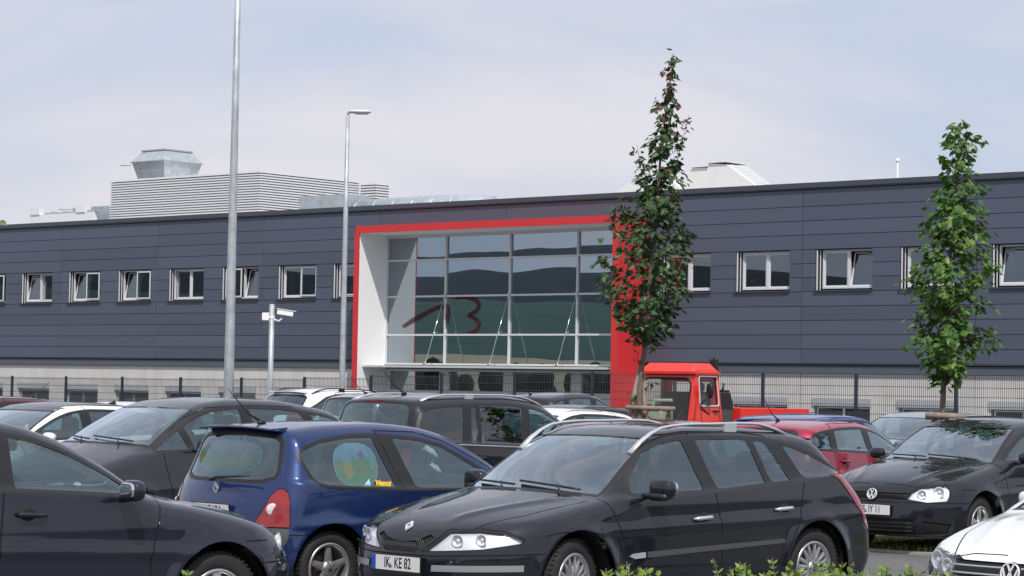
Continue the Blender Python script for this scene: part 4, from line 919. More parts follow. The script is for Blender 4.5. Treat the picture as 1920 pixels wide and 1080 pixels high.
# grass verge with kerb between the parking rows
V0 = at(1690, 1036, 26.1); V0[2] = 0
def vg(a, out, z): p = V0+AX*a-NO*out; return (p[0], p[1], z)
def slab(a0, a1, o0, o1, z0, z1, f=vg):
    mb = MB(); v = [f(a, o, z) for a in (a0, a1) for o in (o0, o1) for z in (z0, z1)]
    mb.add(v, [(0, 1, 3, 2), (4, 6, 7, 5), (0, 4, 5, 1), (2, 3, 7, 6), (0, 2, 6, 4), (1, 5, 7, 3)]); return mb
tag(slab(-2.5, 14, .0, .14, -.1, .03).build('kerb', mat('kerb_stone', (.36, .34, .31), .85, noise=.25, nscale=9)), kind='structure')
tag(slab(-2.5, 14, .14, 2.3, -.1, .035).build('verge', mat('verge_soil', (.09, .12, .035), 1, noise=.5, nscale=6)), kind='structure')
gr = MB()
for k in range(9000):
    p = vg(random.uniform(-2.4, 9), random.uniform(.10, 1.7)+.1*math.sin(k), .03); h_ = random.uniform(.02, .06); t = random.uniform(0, 6.28); dx, dy = .006*math.cos(t), .006*math.sin(t); lx, ly = random.uniform(-.03, .03), random.uniform(-.03, .03)
    gr.add([(p[0]-dx, p[1]-dy, p[2]), (p[0]+dx, p[1]+dy, p[2]), (p[0]+lx, p[1]+ly, p[2]+h_)], [(0, 1, 2)])
tag(gr.build('grass', mat('grass_blades', (.20, .28, .05), .8, noise=.4, nscale=2)), kind='stuff')
# hills behind the photographer, seen in the glass
def hills(name, r0, r1, h0, h1, amp, m, seed, az0=-.35, az1=math.pi+.6, n=260, rough=0):
    rr = random.Random(seed); ph = [(rr.uniform(2, 26), rr.uniform(0, 6.28), rr.uniform(.3, 1)) for _ in range(7)]
    mb = MB(); vs = []; m_ = 6
    for i in range(n+1):
        az = math.pi-.6+(az1-az0)*i/n*1.0; f = sum(c*math.sin(a*az+b) for a, b, c in ph)/3
        for j in range(m_+1):
            t = j/m_; r = r0+(r1-r0)*t; z = h0+(h1-h0)*math.sin(t*math.pi/2)+amp*f*t+(rr.uniform(-rough, rough) if t > .1 else 0)
            vs.append((r*math.cos(az), r*math.sin(az), z))
    mb.add(vs, [(i*(m_+1)+j, i*(m_+1)+j+1, (i+1)*(m_+1)+j+1, (i+1)*(m_+1)+j) for i in range(n) for j in range(m_)], True)
    tag(mb.build(name, m), kind='structure')
hills('meadow_slope', 330, 800, 6.8, 32, 2.0, mat('meadow', (.032, .072, .058), 1, noise=.5, nscale=.012), 3)
hills('wooded_hills', 800, 1150, 31, 60, 6, mat('hazed_forest', (.013, .024, .036), 1, noise=.4, nscale=.03), 4, rough=1.5)  # bluish distance haze is put into the forest colour

hills('pale_field', 205, 331, -.3, 7.3, .7, mat('stubble_field', (.30, .26, .18), 1, noise=.2, nscale=.05), 8)
hg = MB(); rr = random.Random(2)
for k in range(230):
    az = math.pi-.5+3.9*k/230+rr.uniform(-.01, .01); r = rr.uniform(170, 200); sx_ = rr.uniform(1.2, 3.0)
    for q in range(4): hg.ell((r*math.cos(az)+rr.uniform(-2, 2), r*math.sin(az)+rr.uniform(-2, 2), rr.uniform(.8, 3.2)), (sx_*rr.uniform(.5, 1), sx_*rr.uniform(.5, 1), rr.uniform(1.0, 2.2)), 12)
tag(hg.build('hedgerow', mat('hedgerow_green', (.012, .028, .014), 1, noise=.5, nscale=.8)), kind='stuff')
# ---------------------------------------------------------------- building
m_panel = mat('facade_panel', (.070, .082, .112), .42, noise=.10, nscale=.22, bump=.12, bscale=1.6); m_cap = mat('facade_cap', (.055, .064, .085), .38); m_back = mat('joint_dark', (.012, .013, .016), .9)
m_conc = mat('concrete', (.57, .56, .535), .9, noise=.12, nscale=1.1, stretch=(1, 1, .35)); m_wf = mat('window_frame', (.62, .63, .65), .45); m_rev = mat('window_reveal', (.045, .05, .062), .5)
m_redp = mat('portal_red', (.60, .030, .035), .38, noise=.05, nscale=.6); m_whp = mat('portal_white', (.84, .84, .84), .6); m_mul = mat('mullion', (.60, .62, .62), .4)
m_room = mat('room', (.20, .20, .19), .9); m_curt = mat('curtain', (.45, .52, .52), .9)
g_fac = glass('facade_glass', (.42, .50, .50), 1.6, .10, rcol=(.88, .93, 1)); g_atr = glass('atrium_glass', (.26, .38, .40), 1.8, .31, bump=.09, bscale=.35, rcol=(.82, .92, 1))
bl = thing('office_building', 'long dark grey panelled office building with a red framed glass entrance', 'building', (P0[0], P0[1], 0), RZ)
OPL = [-59.6, -56.05, -52.5, -48.95, -45.33, -41.72, -38.07, -34.49, -30.9, -27.29, -23.9, -6.47, -2.96, .52, 4.02, 7.6, 11.1]
WW = 2.36; Z0, Z1 = 5.36, 6.83; A0, A1 = -63.0, 16.0; PL, PR = -20.94, -7.06
rows = [2.81, 3.32, 3.82, 4.33, 4.83, Z0-.01, 5.85, 6.34, Z1+.01, 7.36, 7.86, 8.37, 8.97]
seams = [k*7.05-.05 for k in range(-10, 4)]
G_ = .010
wall = MB()
def panel(a0, a1, z0, z1): 
    if a1-a0 > .04: wall.box(a0+G_, a1-G_, 0, .05, z0+G_, z1-G_)
for i in range(len(rows)-1):
    z0, z1 = rows[i], rows[i+1]; cuts = [A0]+[s_ for s_ in seams if A0 < s_ < A1]+[A1]; ops = [(o, o+WW) for o in OPL] if Z0-.02 < z0 < Z1-.02 else []
    if z0 < 8.3: ops = ops+[(PL, PR)]
    for c0, c1 in zip(cuts[:-1], cuts[1:]):
        seg = [(c0, c1)]
        for o0, o1 in ops: seg = [x for s0, s1 in seg for x in ((s0, min(s1, o0)), (max(s0, o1), s1)) if x[1]-x[0] > .05]
        for s0, s1 in seg: panel(s0, s1, z0, z1)
o = wall.build('wall_panels', mat('facade_panels', (.07, .08, .11), .42, bump=.12, bscale=1.6, vcol='tone'), bl)
ca_ = o.data.color_attributes.new('tone', 'FLOAT_COLOR', 'CORNER'); rr = random.Random(9); tones = {}
for p_ in o.data.polygons:
    c_ = p_.center; k_ = (int(np.searchsorted(rows, c_.z)), int(np.searchsorted(seams, c_.x)))
    t_ = tones.setdefault(k_, rr.uniform(.90, 1.09))
    for li_ in p_.loop_indices: ca_.data[li_].color = (.076*t_, .092*t_, .130*t_, 1)
bk = MB()      # dark backing with openings
segs = [(A0, PL)]+[(PR, A1)]
for z0, z1, ops in ((2.6, Z0, []), (Z0, Z1, OPL), (Z1, 8.37, [])):
    for s0, s1 in segs:
        e = [s0]+[v for o_ in ops if s0 < o_ < s1 for v in (o_, min(o_+WW, s1))]+[s1]
        for k in range(0, len(e), 2): bk.box(e[k], e[k+1], .053, .30, z0+.001, z1-.001)
bk.box(A0, A1, .053, .30, 8.371, 8.98); bk.build('backing', m_back, bl)
cp = MB(); cp.box(A0, A1, -.10, .45, 9.03, 9.21); cp.box(A0, A1, -.06, .3, 8.985, 9.03)
cp.build('roof_edge', m_cap, bl)
for s0, s1 in segs:
    dp = MB(); dp.box(s0, s1, -.09, .05, 2.775, 2.80); dp.prism([(-.085, 2.46), (-.015, 2.74), (.05, 2.74), (.05, 2.46)], 0, s0, s1); dp.build('base_flashing', m_cap, bl)
for s0, s1 in segs:
    pl = MB(); cc = [s0]+[s_ for s_ in seams if s0 < s_ < s1]+[s1]
    for c0, c1 in zip(cc[:-1], cc[1:]):
        ops = [(o_, o_+WW) for o_ in OPL if o_+WW > c0 and o_ < c1]; x = c0+.012
        for o0, o1 in ops:
            if o0 > x: pl.box(x, o0, .0, .3, 0, 2.45)
            pl.box(max(o0, c0+.012), min(o1, c1-.012), .0, .3, 1.32, 2.45); pl.box(max(o0, c0+.012), min(o1, c1-.012), .0, .3, 0, .25); x = max(x, o1)
        if x < c1-.012: pl.box(x, c1-.012, .0, .3, 0, 2.45)
    pl.build('plinth', m_conc, bl)
rf = MB(); rf.box(A0, A1, .45, 34, 8.75, 8.92); rf.build('roof', mat('roof_gravel', (.25, .25, .25), 1, noise=.2), bl)
sd = MB(); sd.box(A1, A1+.2, .0, 34, 0, 9.0); sd.box(A0-.2, A0, 0, 34, 0, 9.0); sd.box(A0, A1, 33.8, 34, 0, 9.0); sd.build('side_wall', m_panel, bl)
rm = MB()
rm.box(A0, PL-.2, 5.6, 5.8, 2.6, 8.7); rm.box(PR+.2, A1, 5.6, 5.8, 2.6, 8.7); rm.box(A0, A1, .31, 5.6, 4.35, 4.5); rm.box(A0, A1, .31, 5.6, 7.3, 7.45); rm.box(A0, A1, .31, 4, 2.55, 2.6); rm.box(A0, A1, 3.9, 4.1, 0, 2.55)
for k in range(len(OPL)): rm.box(OPL[k]-.7, OPL[k]-.55, .31, 5.6, 4.5, 7.3)
rm.build('room_walls', m_room, bl)
# upper windows
TILT = {-45.33: 'L', -41.72: 'L', -38.07: 'L', -30.9: 'R', .52: 'R', 7.6: 'L', -48.95: 'L', 11.1: 'R', -52.5: 'R'}
for o_ in OPL:
    f = MB(); a0, a1 = o_+.20, o_+WW-.01; z0, z1 = Z0+.09, Z1-.02; am = (a0+a1)/2+.03; y0, y1 = .16, .24
    f.box(a0, a1, y0, y1, z1-.055, z1); f.box(a0, a1, y0, y1, z0, z0+.06); f.box(a0, a0+.055, y0, y1, z0+.06, z1-.055); f.box(a1-.055, a1, y0, y1, z0+.06, z1-.055); f.box(am-.05, am+.05, y0, y1, z0+.06, z1-.055)
    f.box(o_+.03, o_+.07, .02, .06, z0-.05, z1); f.box(o_+.12, o_+.15, .10, .13, z0-.05, z1)
    wo = f.build('window', m_wf, bl)
    s = MB(); s.box(o_-.05, o_+WW+.03, -.07, .25, Z0-.02, Z0+.035); s.box(o_, o_+WW, .055, .16, Z1-.02, Z1-.001); s.box(o_, o_+.02, .055, .30, Z0, Z1); s.build('window_sill', m_rev, wo)
    for sd_, (b0, b1) in (('L', (a0+.055, am-.05)), ('R', (am+.05, a1-.055))):
        h_ = z1-.055-(z0+.06); q = MB(); e = .055
        q.box(b0, b1, -.02, .02, 0, e); q.box(b0, b1, -.02, .02, h_-e, h_); q.box(b0, b0+e, -.02, .02, e, h_-e); q.box(b1-e, b1, -.02, .02, e, h_-e)
        sh_ = q.build('sash', m_wf, wo); sh_.location = (0, .21, z0+.06)
        p = MB(); p.box(b0+e, b1-e, -.004, .004, e, h_-e); pa = p.build('pane', g_fac, wo); pa.location = sh_.location
        if TILT.get(o_) == sd_: sh_.rotation_euler = pa.rotation_euler = (math.radians(-11), 0, 0)
        else: sh_.rotation_euler = pa.rotation_euler = (0, 0, random.uniform(-.006, .006))
    if random.random() < .75:
        c = MB(); x = random.choice([a0+.08, a1-.42])
        for k in range(8): c.tube([(x+k*.045, .42+.02*(k % 2), z0), (x+k*.045, .42+.02*(k % 2), z1)], .03, 6)
        c.build('curtain', m_curt, wo)
# things on the window ledges
def ledge_plant(a, nm, lab, flower=None, sc=1.0):
    x, y, z = wl(a, -.42, Z0+.10); t = thing('potted_plant', lab, 'plant', (x, y, z))
    p = MB(); p.lathe([(.001, 0), (.07*sc, 0), (.10*sc, .16*sc), (.09*sc, .16*sc)], 'z', 14); p.build('pot', mat('pot', (.6, .6, .55), .6), t)
    lf = MB(); rr = random.Random(int(a*10))
    for k in range(int(110*sc)):
        th, u, r = rr.uniform(0, 6.28), rr.random(), .30*sc*rr.random()**.5; c = Vector((r*math.cos(th), r*math.sin(th)*.6, .15+.38*sc*u)); M = Matrix.Rotation(rr.uniform(0, 6.28), 3, 'Z') @ Matrix.Rotation(rr.uniform(-1, 1), 3, 'X')
        lf.add([c+M @ Vector(v) for v in ((-.03, 0, 0), (0, .012, .05), (.03, 0, 0), (0, -.01, -.05))], [(0, 1, 2, 3)])
    lf.build('leaves', mat('houseplant', (.08, .16, .04), .6), t)
    if flower:
        fl = MB()
        for k in range(12): fl.ell((rr.uniform(-.16, .16), -.08, rr.uniform(.2, .42)), (.04, .03, .04), 6)
        fl.build('flowers', flower, t)
ledge_plant(-2.25, 'plant', 'leafy pot plant in the office window right of the dark young tree')
ledge_plant(-1.0, 'plant', 'red-flowered pot plant on the right of the same office window ledge', mat('flower_red', (.6, .03, .03), .6), .7)
ledge_plant(-23.1, 'plant', 'yellow-flowered plant in the window next to the red entrance frame', mat('flower_yellow', (.7, .6, .05), .6), .5)
x, y, z = wl(-25.35, -.40, Z0+.10); bx = MB(); bx.box(-.14, .14, -.1, .1, 0, .22); o = bevel_obj(bx.build('white_box', m_whp), .02); o.location = (x, y, z); o.rotation_euler = (0, 0, RZ); tag(o, 'small white box on the ledge of the window left of the second light pole', 'box')
x, y, z = wl(8.6, -.40, Z0+.10); bx = MB(); bx.lathe([(.001, 0), (.08, 0), (.09, .2), (.08, .2), (.07, .02)], 'z', 14); o = bx.build('white_cup', m_whp); o.location = (x, y, z); tag(o, 'white pot on the window ledge right of the green tree', 'pot')
# basement windows
for i, o_ in enumerate(OPL):
    f = MB(); a0, a1 = o_+.10, o_+WW-.02; z0, z1 = .30, 1.30; am = (a0+a1)/2
    louv = o_ < -33
    f.box(a0, a1, .08, .14, z1-.05, z1); f.box(a0, a1, .08, .14, z0, z0+.05); f.box(a0, a0+.05, .08, .14, z0+.05, z1-.05); f.box(a1-.05, a1, .08, .14, z0+.05, z1-.05)
    if not louv: f.box(am-.05, am+.05, .08, .14, z0+.05, z1-.05)
    wo = f.build('basement_window', m_wf, bl)
    s = MB(); s.box(o_-.05, o_+WW+.02, -.05, .0, 1.33, 1.60); s.build('shutter_box', mat('shutter_box', (.40, .41, .43), .6), wo)
    if louv:
        s = MB()
        for k in range(15): s.box(a0+.05, a1-.05, .09, .12, z0+.06+k*.06, z0+.098+k*.06)
        s.build('shutter_slats', mat('slats', (.075, .085, .085), .5), wo); s = MB()
        for k in range(15): s.box(am-.07, am+.07, .085, .09, z0+.062+k*.06, z0+.090+k*.06)
        s.build('slat_clips', mat('slat_clip', (.35, .37, .37), .5), wo)
    else:
        s = MB(); s.box(a0+.05, a1-.05, .10, .108, z0+.05, z1-.05); s.build('pane', g_fac, wo)
# portal
D = 1.70
r_ = MB(); zt = 8.22; r_.box(PL, PL+.06, -D, .3, 0, zt); r_.box(PL, PR, -D, -D+.06, 7.93, zt); r_.box(PL+.06, PR, -D+.061, .3, zt-.06, zt); r_.box(PR-.06, PR, -D+.061, .3, 0, zt-.061); r_.box(PL+.061, PL+.25, -D, -D+.06, 0, 7.93); r_.box(PR-.30, PR, -D, -D+.06, 0, 7.93)
r_.build('portal_frame', m_redp, bl)
r_ = MB(); r_.box(PL+.061, PL+.25, -D+.062, .02, 0, zt-.062); r_.box(PL+.251, PR-.301, -D+.062, .02, 7.93, zt-.062); r_.box(PR-.30, PR-.062, -D+.062, .02, 0, zt-.062); r_.build('portal_lining', m_whp, bl)
cw = MB(); MU = [-20.66, -17.36, -13.9, -10.43, -7.36]; TR = [2.66, 3.84, 5.40, 6.88, 7.90]
for a in MU: cw.box(a-.035, a+.035, -.06, .10, 2.66, 7.93)
for z in TR: cw.box(MU[0]+.036, MU[-1]-.036, -.05, .09, z-.035, z+.035) if z < 7.9 else cw.box(MU[0]+.036, MU[-1]-.036, -.05, .09, z-.10, z+.03)
curt = cw.build('curtain_wall', m_mul, bl)
for i in range(4):
    for j in range(4):
        a0, a1, z0, z1 = MU[i]+.036, MU[i+1]-.036, TR[j]+.036, TR[j+1]-.036-(.065 if j == 3 else 0)
        p = MB(); p.box(a0, a1, -.006, .006, 0, z1-z0); pa = p.build('pane', g_atr, curt); pa.location = (0, .02, z0)
        pa.rotation_euler = (math.radians({3: .36}.get(j, .0)+random.uniform(-.06, .06)), 0, 0)
        if j == 3: pa.location = (0, .035, z0)
for a in MU[1:-1]:
    b_ = MB(); b_.box(a-.055, a+.055, -.10, -.061, 5.30, 5.48); b_.tube([(a, -.09, 5.38), (a, -1.15, 2.64)], .016, 6); b_.tube([(a, -.09-.72*1.06*.52, 5.38-2.74*.52), (a, -.09-1.06*.56, 5.38-2.74*.56)], .03, 6); b_.box(a-.05, a+.05, -1.22, -1.10, 2.58, 2.66); b_.build('tension_rod', m_chrome, bl)
ca = MB(); ca.box(PL-.15, PR-.31, -1.30, -.02, 2.52, 2.56); ca.box(PL-.15, PR-.31, -1.36, -1.301, 2.49, 2.58); bevel_obj(ca.build('canopy', mat('canopy_grey', (.50, .52, .52), .4), bl), .01)
lw = MB()
for a in MU: lw.box(a-.26, a+.26, -.02, .25, 0, 2.46)
lw.box(MU[0]+.26, MU[-1]-.26, .0, .25, 0, 1.60); lw.box(MU[0]+.26, MU[-1]-.26, .0, .25, 2.36, 2.46); lw.build('entrance_base', mat('white_wall', (.62, .62, .61), .8, noise=.05, nscale=1), bl)
for i in range(4):
    p = MB(); p.box(MU[i]+.27, MU[i+1]-.27, .05, .062, 1.6, 2.36); p.build('lower_pane', g_atr, bl)
ai = MB(); ai.box(PL, PR, 7.5, 7.7, 0, 8.1); ai.box(PL-.1, PL, .1, 7.5, 0, 8.1); ai.box(PR, PR+.1, .1, 7.5, 0, 8.1); ai.box(PL, PR, .3, 7.5, 2.47, 2.6); ai.box(PL, PR, .1, 7.5, 8.0, 8.1); ai.build('hall_walls', mat('hall', (.10, .11, .11), .9), bl)
ai = MB()
for a in (-16.6, -13.1, -9.4): ai.box(a-.22, a+.22, 1.4, 1.8, 2.6, 8.0)
ai.box(-15, -8, 4.5, 4.7, 4.2, 4.3); ai.box(-15, -8, 4.5, 4.55, 5.1, 5.15); ai.build('hall_columns', mat('hall_column', (.035, .04, .045), .7), bl)
for a in (-17.0, -13.55, -10.1, -20.4):
    c = MB(); c.box(a, a+.28, .35, .39, 2.65, 6.8 if a > -20 else 7.85); c.build('inner_blind', mat('inner_blind', (.62, .80, .80), .8), bl)
for a, zz in ((-12.2, 4.95), (-11.4, 5.15), (-12.9, 4.8), (-9.3, 5.15), (-9.6, 4.8)):
    c = MB(); c.lathe([(.001, .35), (.11, .35), (.11, 0), (.10, 0), (.10, .33)], 'z', 16, c=(a, 1.2, zz)); c.tube([(a, 1.2, zz+.35), (a, 1.2, 8.0)], .008, 4); c.build('pendant_lamp', mat('lamp_glass', (.80, .88, .88), .5), bl)
# brush-stroke emblem on the glass
def film(name, col, fac):
    m = bpy.data.materials.new(name); m.use_nodes = True; t = m.node_tree; t.nodes.clear(); o = t.nodes.new('ShaderNodeOutputMaterial'); a = t.nodes.new('ShaderNodeBsdfTransparent'); b = t.nodes.new('ShaderNodeBsdfDiffuse'); x = t.nodes.new('ShaderNodeMixShader')
    b.inputs[0].default_value = (*col, 1); x.inputs[0].default_value = fac; t.links.new(a.outputs[0], x.inputs[1]); t.links.new(b.outputs[0], x.inputs[2]); t.links.new(x.outputs[0], o.inputs[0]); return m
m_log = film('emblem_film_red', (.12, .010, .025), .34)
def stroke(pts, rad):
    P = np.array(pts, float); R = np.array(rad); t = np.arange(len(P)); tt = np.linspace(0, len(P)-1, len(P)*6); ker = np.array([.05, .1, .2, .3, .2, .1, .05])
    Q = np.stack([np.convolve(np.pad(np.interp(tt, t, P[:, k]), 3, mode='edge'), ker, 'valid') for k in range(3)], 1); R = np.interp(tt, t, R)*.8
    mb = MB(); mb.tube([tuple(q) for q in Q], list(R), 10, flat=1); mb.v = [(v[0], -.03+(v[1])*.02, v[2]) for v in mb.v]; return mb
s1 = stroke([(-19.8, 0, 4.15), (-19.2, 0, 4.42), (-18.4, 0, 4.75), (-17.7, 0, 4.98), (-17.25, 0, 5.02), (-17.2, 0, 4.7), (-17.35, 0, 4.2), (-17.5, 0, 3.85)], [.09, .14, .13, .11, .11, .12, .12, .08])
s1.build('emblem', m_log, bl)
s1 = stroke([(-16.9, 0, 5.28), (-16.4, 0, 5.36), (-15.75, 0, 5.25), (-15.5, 0, 5.0), (-15.75, 0, 4.75), (-16.2, 0, 4.62), (-15.8, 0, 4.52), (-15.5, 0, 4.25), (-15.7, 0, 3.98), (-16.2, 0, 3.9)], [.06, .10, .12, .12, .11, .08, .11, .12, .11, .06]); s1.build('emblem', m_log, bl)

# ---------------------------------------------------------------- on the roof
def rthing(nm, lab, cat): return thing(nm, lab, cat, (P0[0], P0[1], 8.92), RZ)
def louvre(mb, a0, a1, y0, y1, z0, z1, st=.135):
    z = z0
    while z < z1-.05:
        for (xa, xb, ya, yb) in ((a0, a1, y0-.05, y0+.02), (a1-.02, a1+.05, y0-.05, y1)):
            H9 = st*.52; v = [(xa, ya, z), (xb, ya, z), (xb, yb, z), (xa, yb, z)]
            mb.add([(xa, ya, z+H9), (xb, ya, z+H9), (xb, yb, z+H9), (xa, yb, z+H9), (xa, ya, z), (xb, ya, z), (xb, yb, z), (xa, yb, z)], [(0, 1, 2, 3), (7, 6, 5, 4), (0, 4, 5, 1), (1, 5, 6, 2), (2, 6, 7, 3), (3, 7, 4, 0)])
        z += st
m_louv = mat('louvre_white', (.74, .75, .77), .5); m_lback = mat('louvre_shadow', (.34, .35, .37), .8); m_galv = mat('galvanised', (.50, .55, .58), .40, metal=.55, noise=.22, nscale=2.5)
def zl(z): return z-8.92
e = rthing('plant_enclosure', 'large white louvred plant enclosure on the roof, left part', 'enclosure')
EA0, EA1, EY0, EY1, EZ = ENC
mb = MB(); louvre(mb, EA0, EA1, EY0, EY1, .05, zl(EZ)-.1); mb.build('louvres', m_louv, e)
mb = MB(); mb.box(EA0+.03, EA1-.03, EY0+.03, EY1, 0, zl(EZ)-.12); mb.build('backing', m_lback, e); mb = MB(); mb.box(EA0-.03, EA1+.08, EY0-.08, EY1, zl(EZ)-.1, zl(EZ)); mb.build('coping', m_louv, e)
e = rthing('exhaust_hood', 'galvanised exhaust hood with flared collar above the louvred enclosure', 'exhaust hood')
hx, hy = HOP[0], EY0+5.0
def fr(mb, w0, w1, z0, z1):
    v = [(hx+sx*w, hy+sy*w, z) for w, z in ((w0, z0), (w1, z1)) for sx, sy in ((-1, -1), (1, -1), (1, 1), (-1, 1))]
    mb.add(v, [(3, 2, 1, 0), (4, 5, 6, 7)]+[(k, (k+1) % 4, (k+1) % 4+4, k+4) for k in range(4)])
hw_ = HOP[1]; zb_, zm_, zt_ = [zl(v) for v in HOP[2:5]]
mb = MB(); fr(mb, hw_*.62, hw_, zb_-1.0, zm_); mb.build('lower_cone', m_galv, e); mb = MB(); fr(mb, hw_*1.02, hw_*.70, zm_+.01, zt_); mb.build('upper_cone', m_galv, e)
mb = MB(); fr(mb, hw_*.74, hw_*.74, zt_+.01, zt_+.09); fr(mb, hw_*1.05, hw_*1.05, zm_-.05, zm_+.005); mb.tube([(hx-hw_*1.05, hy-hw_, zm_-.2), (hx-hw_*1.05-.9, hy-hw_, zm_-.15)], .03, 6); mb.build('rim', m_lback, e)
e = rthing('air_duct', 'long galvanised air duct lying on the roof behind the parapet', 'duct')
mb = MB(); y = 8.0
mb.box(DU[0], DU[1], y, y+1.5, 0, zl(DU[4])); mb.build('box_section', m_galv, e); mb = MB(); rd = (zl(DU[5]))/2
mb.tube([(DU[1]+.01, y+rd, rd), (DU[2]-1.2, y+rd, rd), (DU[2]-.4, y+rd+.25, rd*.97), (DU[2], y+rd+.9, rd*.93)], rd, 20)
for k in range(6): xk = DU[1]+.3+(DU[2]-DU[1]-1.6)*k/5; mb.tube([(xk, y+rd, rd), (xk+.06, y+rd, rd)], rd*1.025, 20)
mb.build('round_section', m_galv, e); mb = MB(); mb.tube([(DU[2]-.2, y+1.8, rd*.75), (DU[3]-.8, y+1.8, rd*.62), (DU[3], y+1.8, rd*.1)], [rd*.75, rd*.62, rd*.2], 14); mb.build('end_section', m_galv, e)
e = rthing('louvred_vent', 'small white louvred vent box right of the large roof enclosure', 'vent')
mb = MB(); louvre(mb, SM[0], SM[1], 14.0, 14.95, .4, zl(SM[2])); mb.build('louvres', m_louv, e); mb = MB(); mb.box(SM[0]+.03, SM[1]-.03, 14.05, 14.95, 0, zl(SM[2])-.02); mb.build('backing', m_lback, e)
e = rthing('duct_box', 'grey duct box on the roof left of the louvred enclosure', 'duct'); mb = MB(); mb.box(LD[0], LD[1]-.05, 14.2, 16.5, 0, zl(LD[2])); mb.tube([(LD[0]-1.4, 14.3, zl(LD[2])-.05), (LD[0], 14.3, zl(LD[2])-.1)], .03, 6); bevel_obj(mb.build('casing', m_galv, e), .2, 4)
e = rthing('roof_upstand', 'low white upstand with two white blocks at the left end of the roof', 'upstand'); mb = MB(); mb.box(LP[0], EA0-.1, 12.9, 13.2, 0, zl(LP[1])); mb.build('upstand', m_louv, e)
mb = MB(); mb.box(LP[0]+.1, LP[0]+.9, 12.85, 13.3, zl(LP[1])+.01, zl(LP[1])+.40); mb.build('block', m_louv, e); mb = MB(); mb.box(LP[0]+4.2, LP[0]+5.0, 12.85, 13.3, zl(LP[1])+.01, zl(LP[1])+.40); mb.build('block', m_louv, e)
mb = MB()
for k in range(9): mb.box(LP[0]+1.2+k*.55, LP[0]+1.5+k*.55, 13.0, 13.4, zl(LP[1])+.01, zl(LP[1])+.09+.04*(k % 2))
mb.build('stones', m_lback, e)
# white rooflights
m_rl = mat('rooflight_white', (.80, .80, .79), .5, noise=.04, nscale=2)
def rlight(lab, prof, y0, y1, ribs=0):
    e = rthing('rooflight', lab, 'rooflight'); e['group'] = 'white rooflights'
    mb = MB(); mb.prism([(a, zl(z)) for a, z in prof], 1, y0, y1); mb.build('housing', m_rl, e)
    fl = MB(); c0, c1 = prof[2], prof[3]; fl.box(c0[0]-.06, c1[0]+.06, y0-.08, y1+.05, zl(max(c0[1], c1[1]))+.005, zl(max(c0[1], c1[1]))+.04); fl.build('lid', m_rl, e)
    if ribs:
        rb = MB(); (xa, za), (xb, zb2) = prof[3], prof[4]
        for k in range(ribs): t = (k+.5)/ribs; rb.box(xa+(xb-xa)*t, xa+(xb-xa)*t+.05, y0+.1, y1-.1, zl(za+(zb2-za)*t)-.02, zl(za+(zb2-za)*t)+.06)
        rb.build('ribs', m_louv, e)
for args in RL: rlight(*args)
e = rthing('roof_lamp', 'thin white lamp mast on the roof edge left of the green tree', 'lamp'); mb = MB(); a_ = RM[0]; mb.tube([(a_, 10, 0), (a_, 10, zl(RM[1])-.12)], .035, 6); mb.build('mast', m_louv, e); mb = MB(); mb.ell((a_, 10, zl(RM[1])-.06), (.09, .09, .08), 10); mb.build('lamp', m_whp, e)

# ---------------------------------------------------------------- fence
F0 = at(1430, 740, 299200/5534.); F0[2] = 0
fe = thing('mesh_fence', 'dark double-rod mesh fence between the car park and the building', 'fence', (F0[0], F0[1], 0), RZ)
m_fp = mat('fence_post', (.018, .028, .045), .5); m_fm = mat('fence_mesh', (.05, .055, .065), .5)
fa = [-27.73-2.53*k for k in (3, 2, 1)]+[-27.73, -25.13, -22.54, -19.98, -17.45, -14.95, -12.45, -9.94, -7.47, -4.99, -2.5, 0, 2.49, 5.0, 7.5, 10.0, 12.5]
def ftop(a): return float(np.interp(a, [-28, -18, -14.9, -12.4, -9.9, -7, -4], [1.81, 1.86, 1.91, 1.98, 2.07, 2.12, 2.16]))
for k, a in enumerate(fa):
    p = MB(); p.box(a-.03, a+.03, -.03, .03, -.1, ftop(a)+.02); p.build('post', m_fp, fe)
    if k == len(fa)-1: break
    b = fa[k+1]; zt = (ftop(a)+ftop(b))/2-.03; m = MB(); x = a+.04
    while x < b-.03: m.box(x-.0035, x+.0035, .034, .041, .05, zt+.02); x += .05
    z = zt-.02
    while z > .1: m.box(a, b, .0415, .049, z-.006, z+.006); m.box(a, b, .026, .0335, z-.006, z+.006); z -= .20
    m.build('mesh_panel', m_fm, fe)

# ---------------------------------------------------------------- poles
m_pole = mat('galvanised_pole', (.42, .46, .48), .5, metal=.35, noise=.30, nscale=9, stretch=(1, 1, .5))
P = at(428.5, 738, 40); lp = thing('lamp_post', 'tall thick galvanised lamp post running out of the top of the photo', 'lamp post', (P[0], P[1], 0), 0)
mb = MB(); mb.tube([(0, 0, -.1), (0, 0, 2), (0, 0, 6), (0, 0, 10)], [.088, .084, .060, .042], 20); mb.build('pole', m_pole, lp)
mb = MB(); mb.lathe([(.001, .01), (.16, .01), (.16, 0)], 'z', 16); mb.build('base_plate', m_pole, lp)
def head(par, z, s=1.0):
    h = MB(); h.ell((.30, 0, z+.07), (.34*s, .15*s, .055*s), 16, 3); h.tube([(0, 0, z-.12), (0, 0, z+.04), (.12, 0, z+.07)], .045, 8); h.build('lamp_head', mat('lamp_head', (.60, .62, .62), .4), par)
    h = MB(); h.ell((.34, 0, z+.025), (.22*s, .11*s, .03*s), 12, 3); h.build('lamp_glass', mat('lamp_cover', (.55, .58, .6), .15, coat=1), par)
head(lp, 10)
P = at(641.5, 712, 60); lp = thing('lamp_post', 'slimmer galvanised lamp post with its lamp head in view, beside the red entrance frame', 'lamp post', (P[0], P[1], 0), 0)
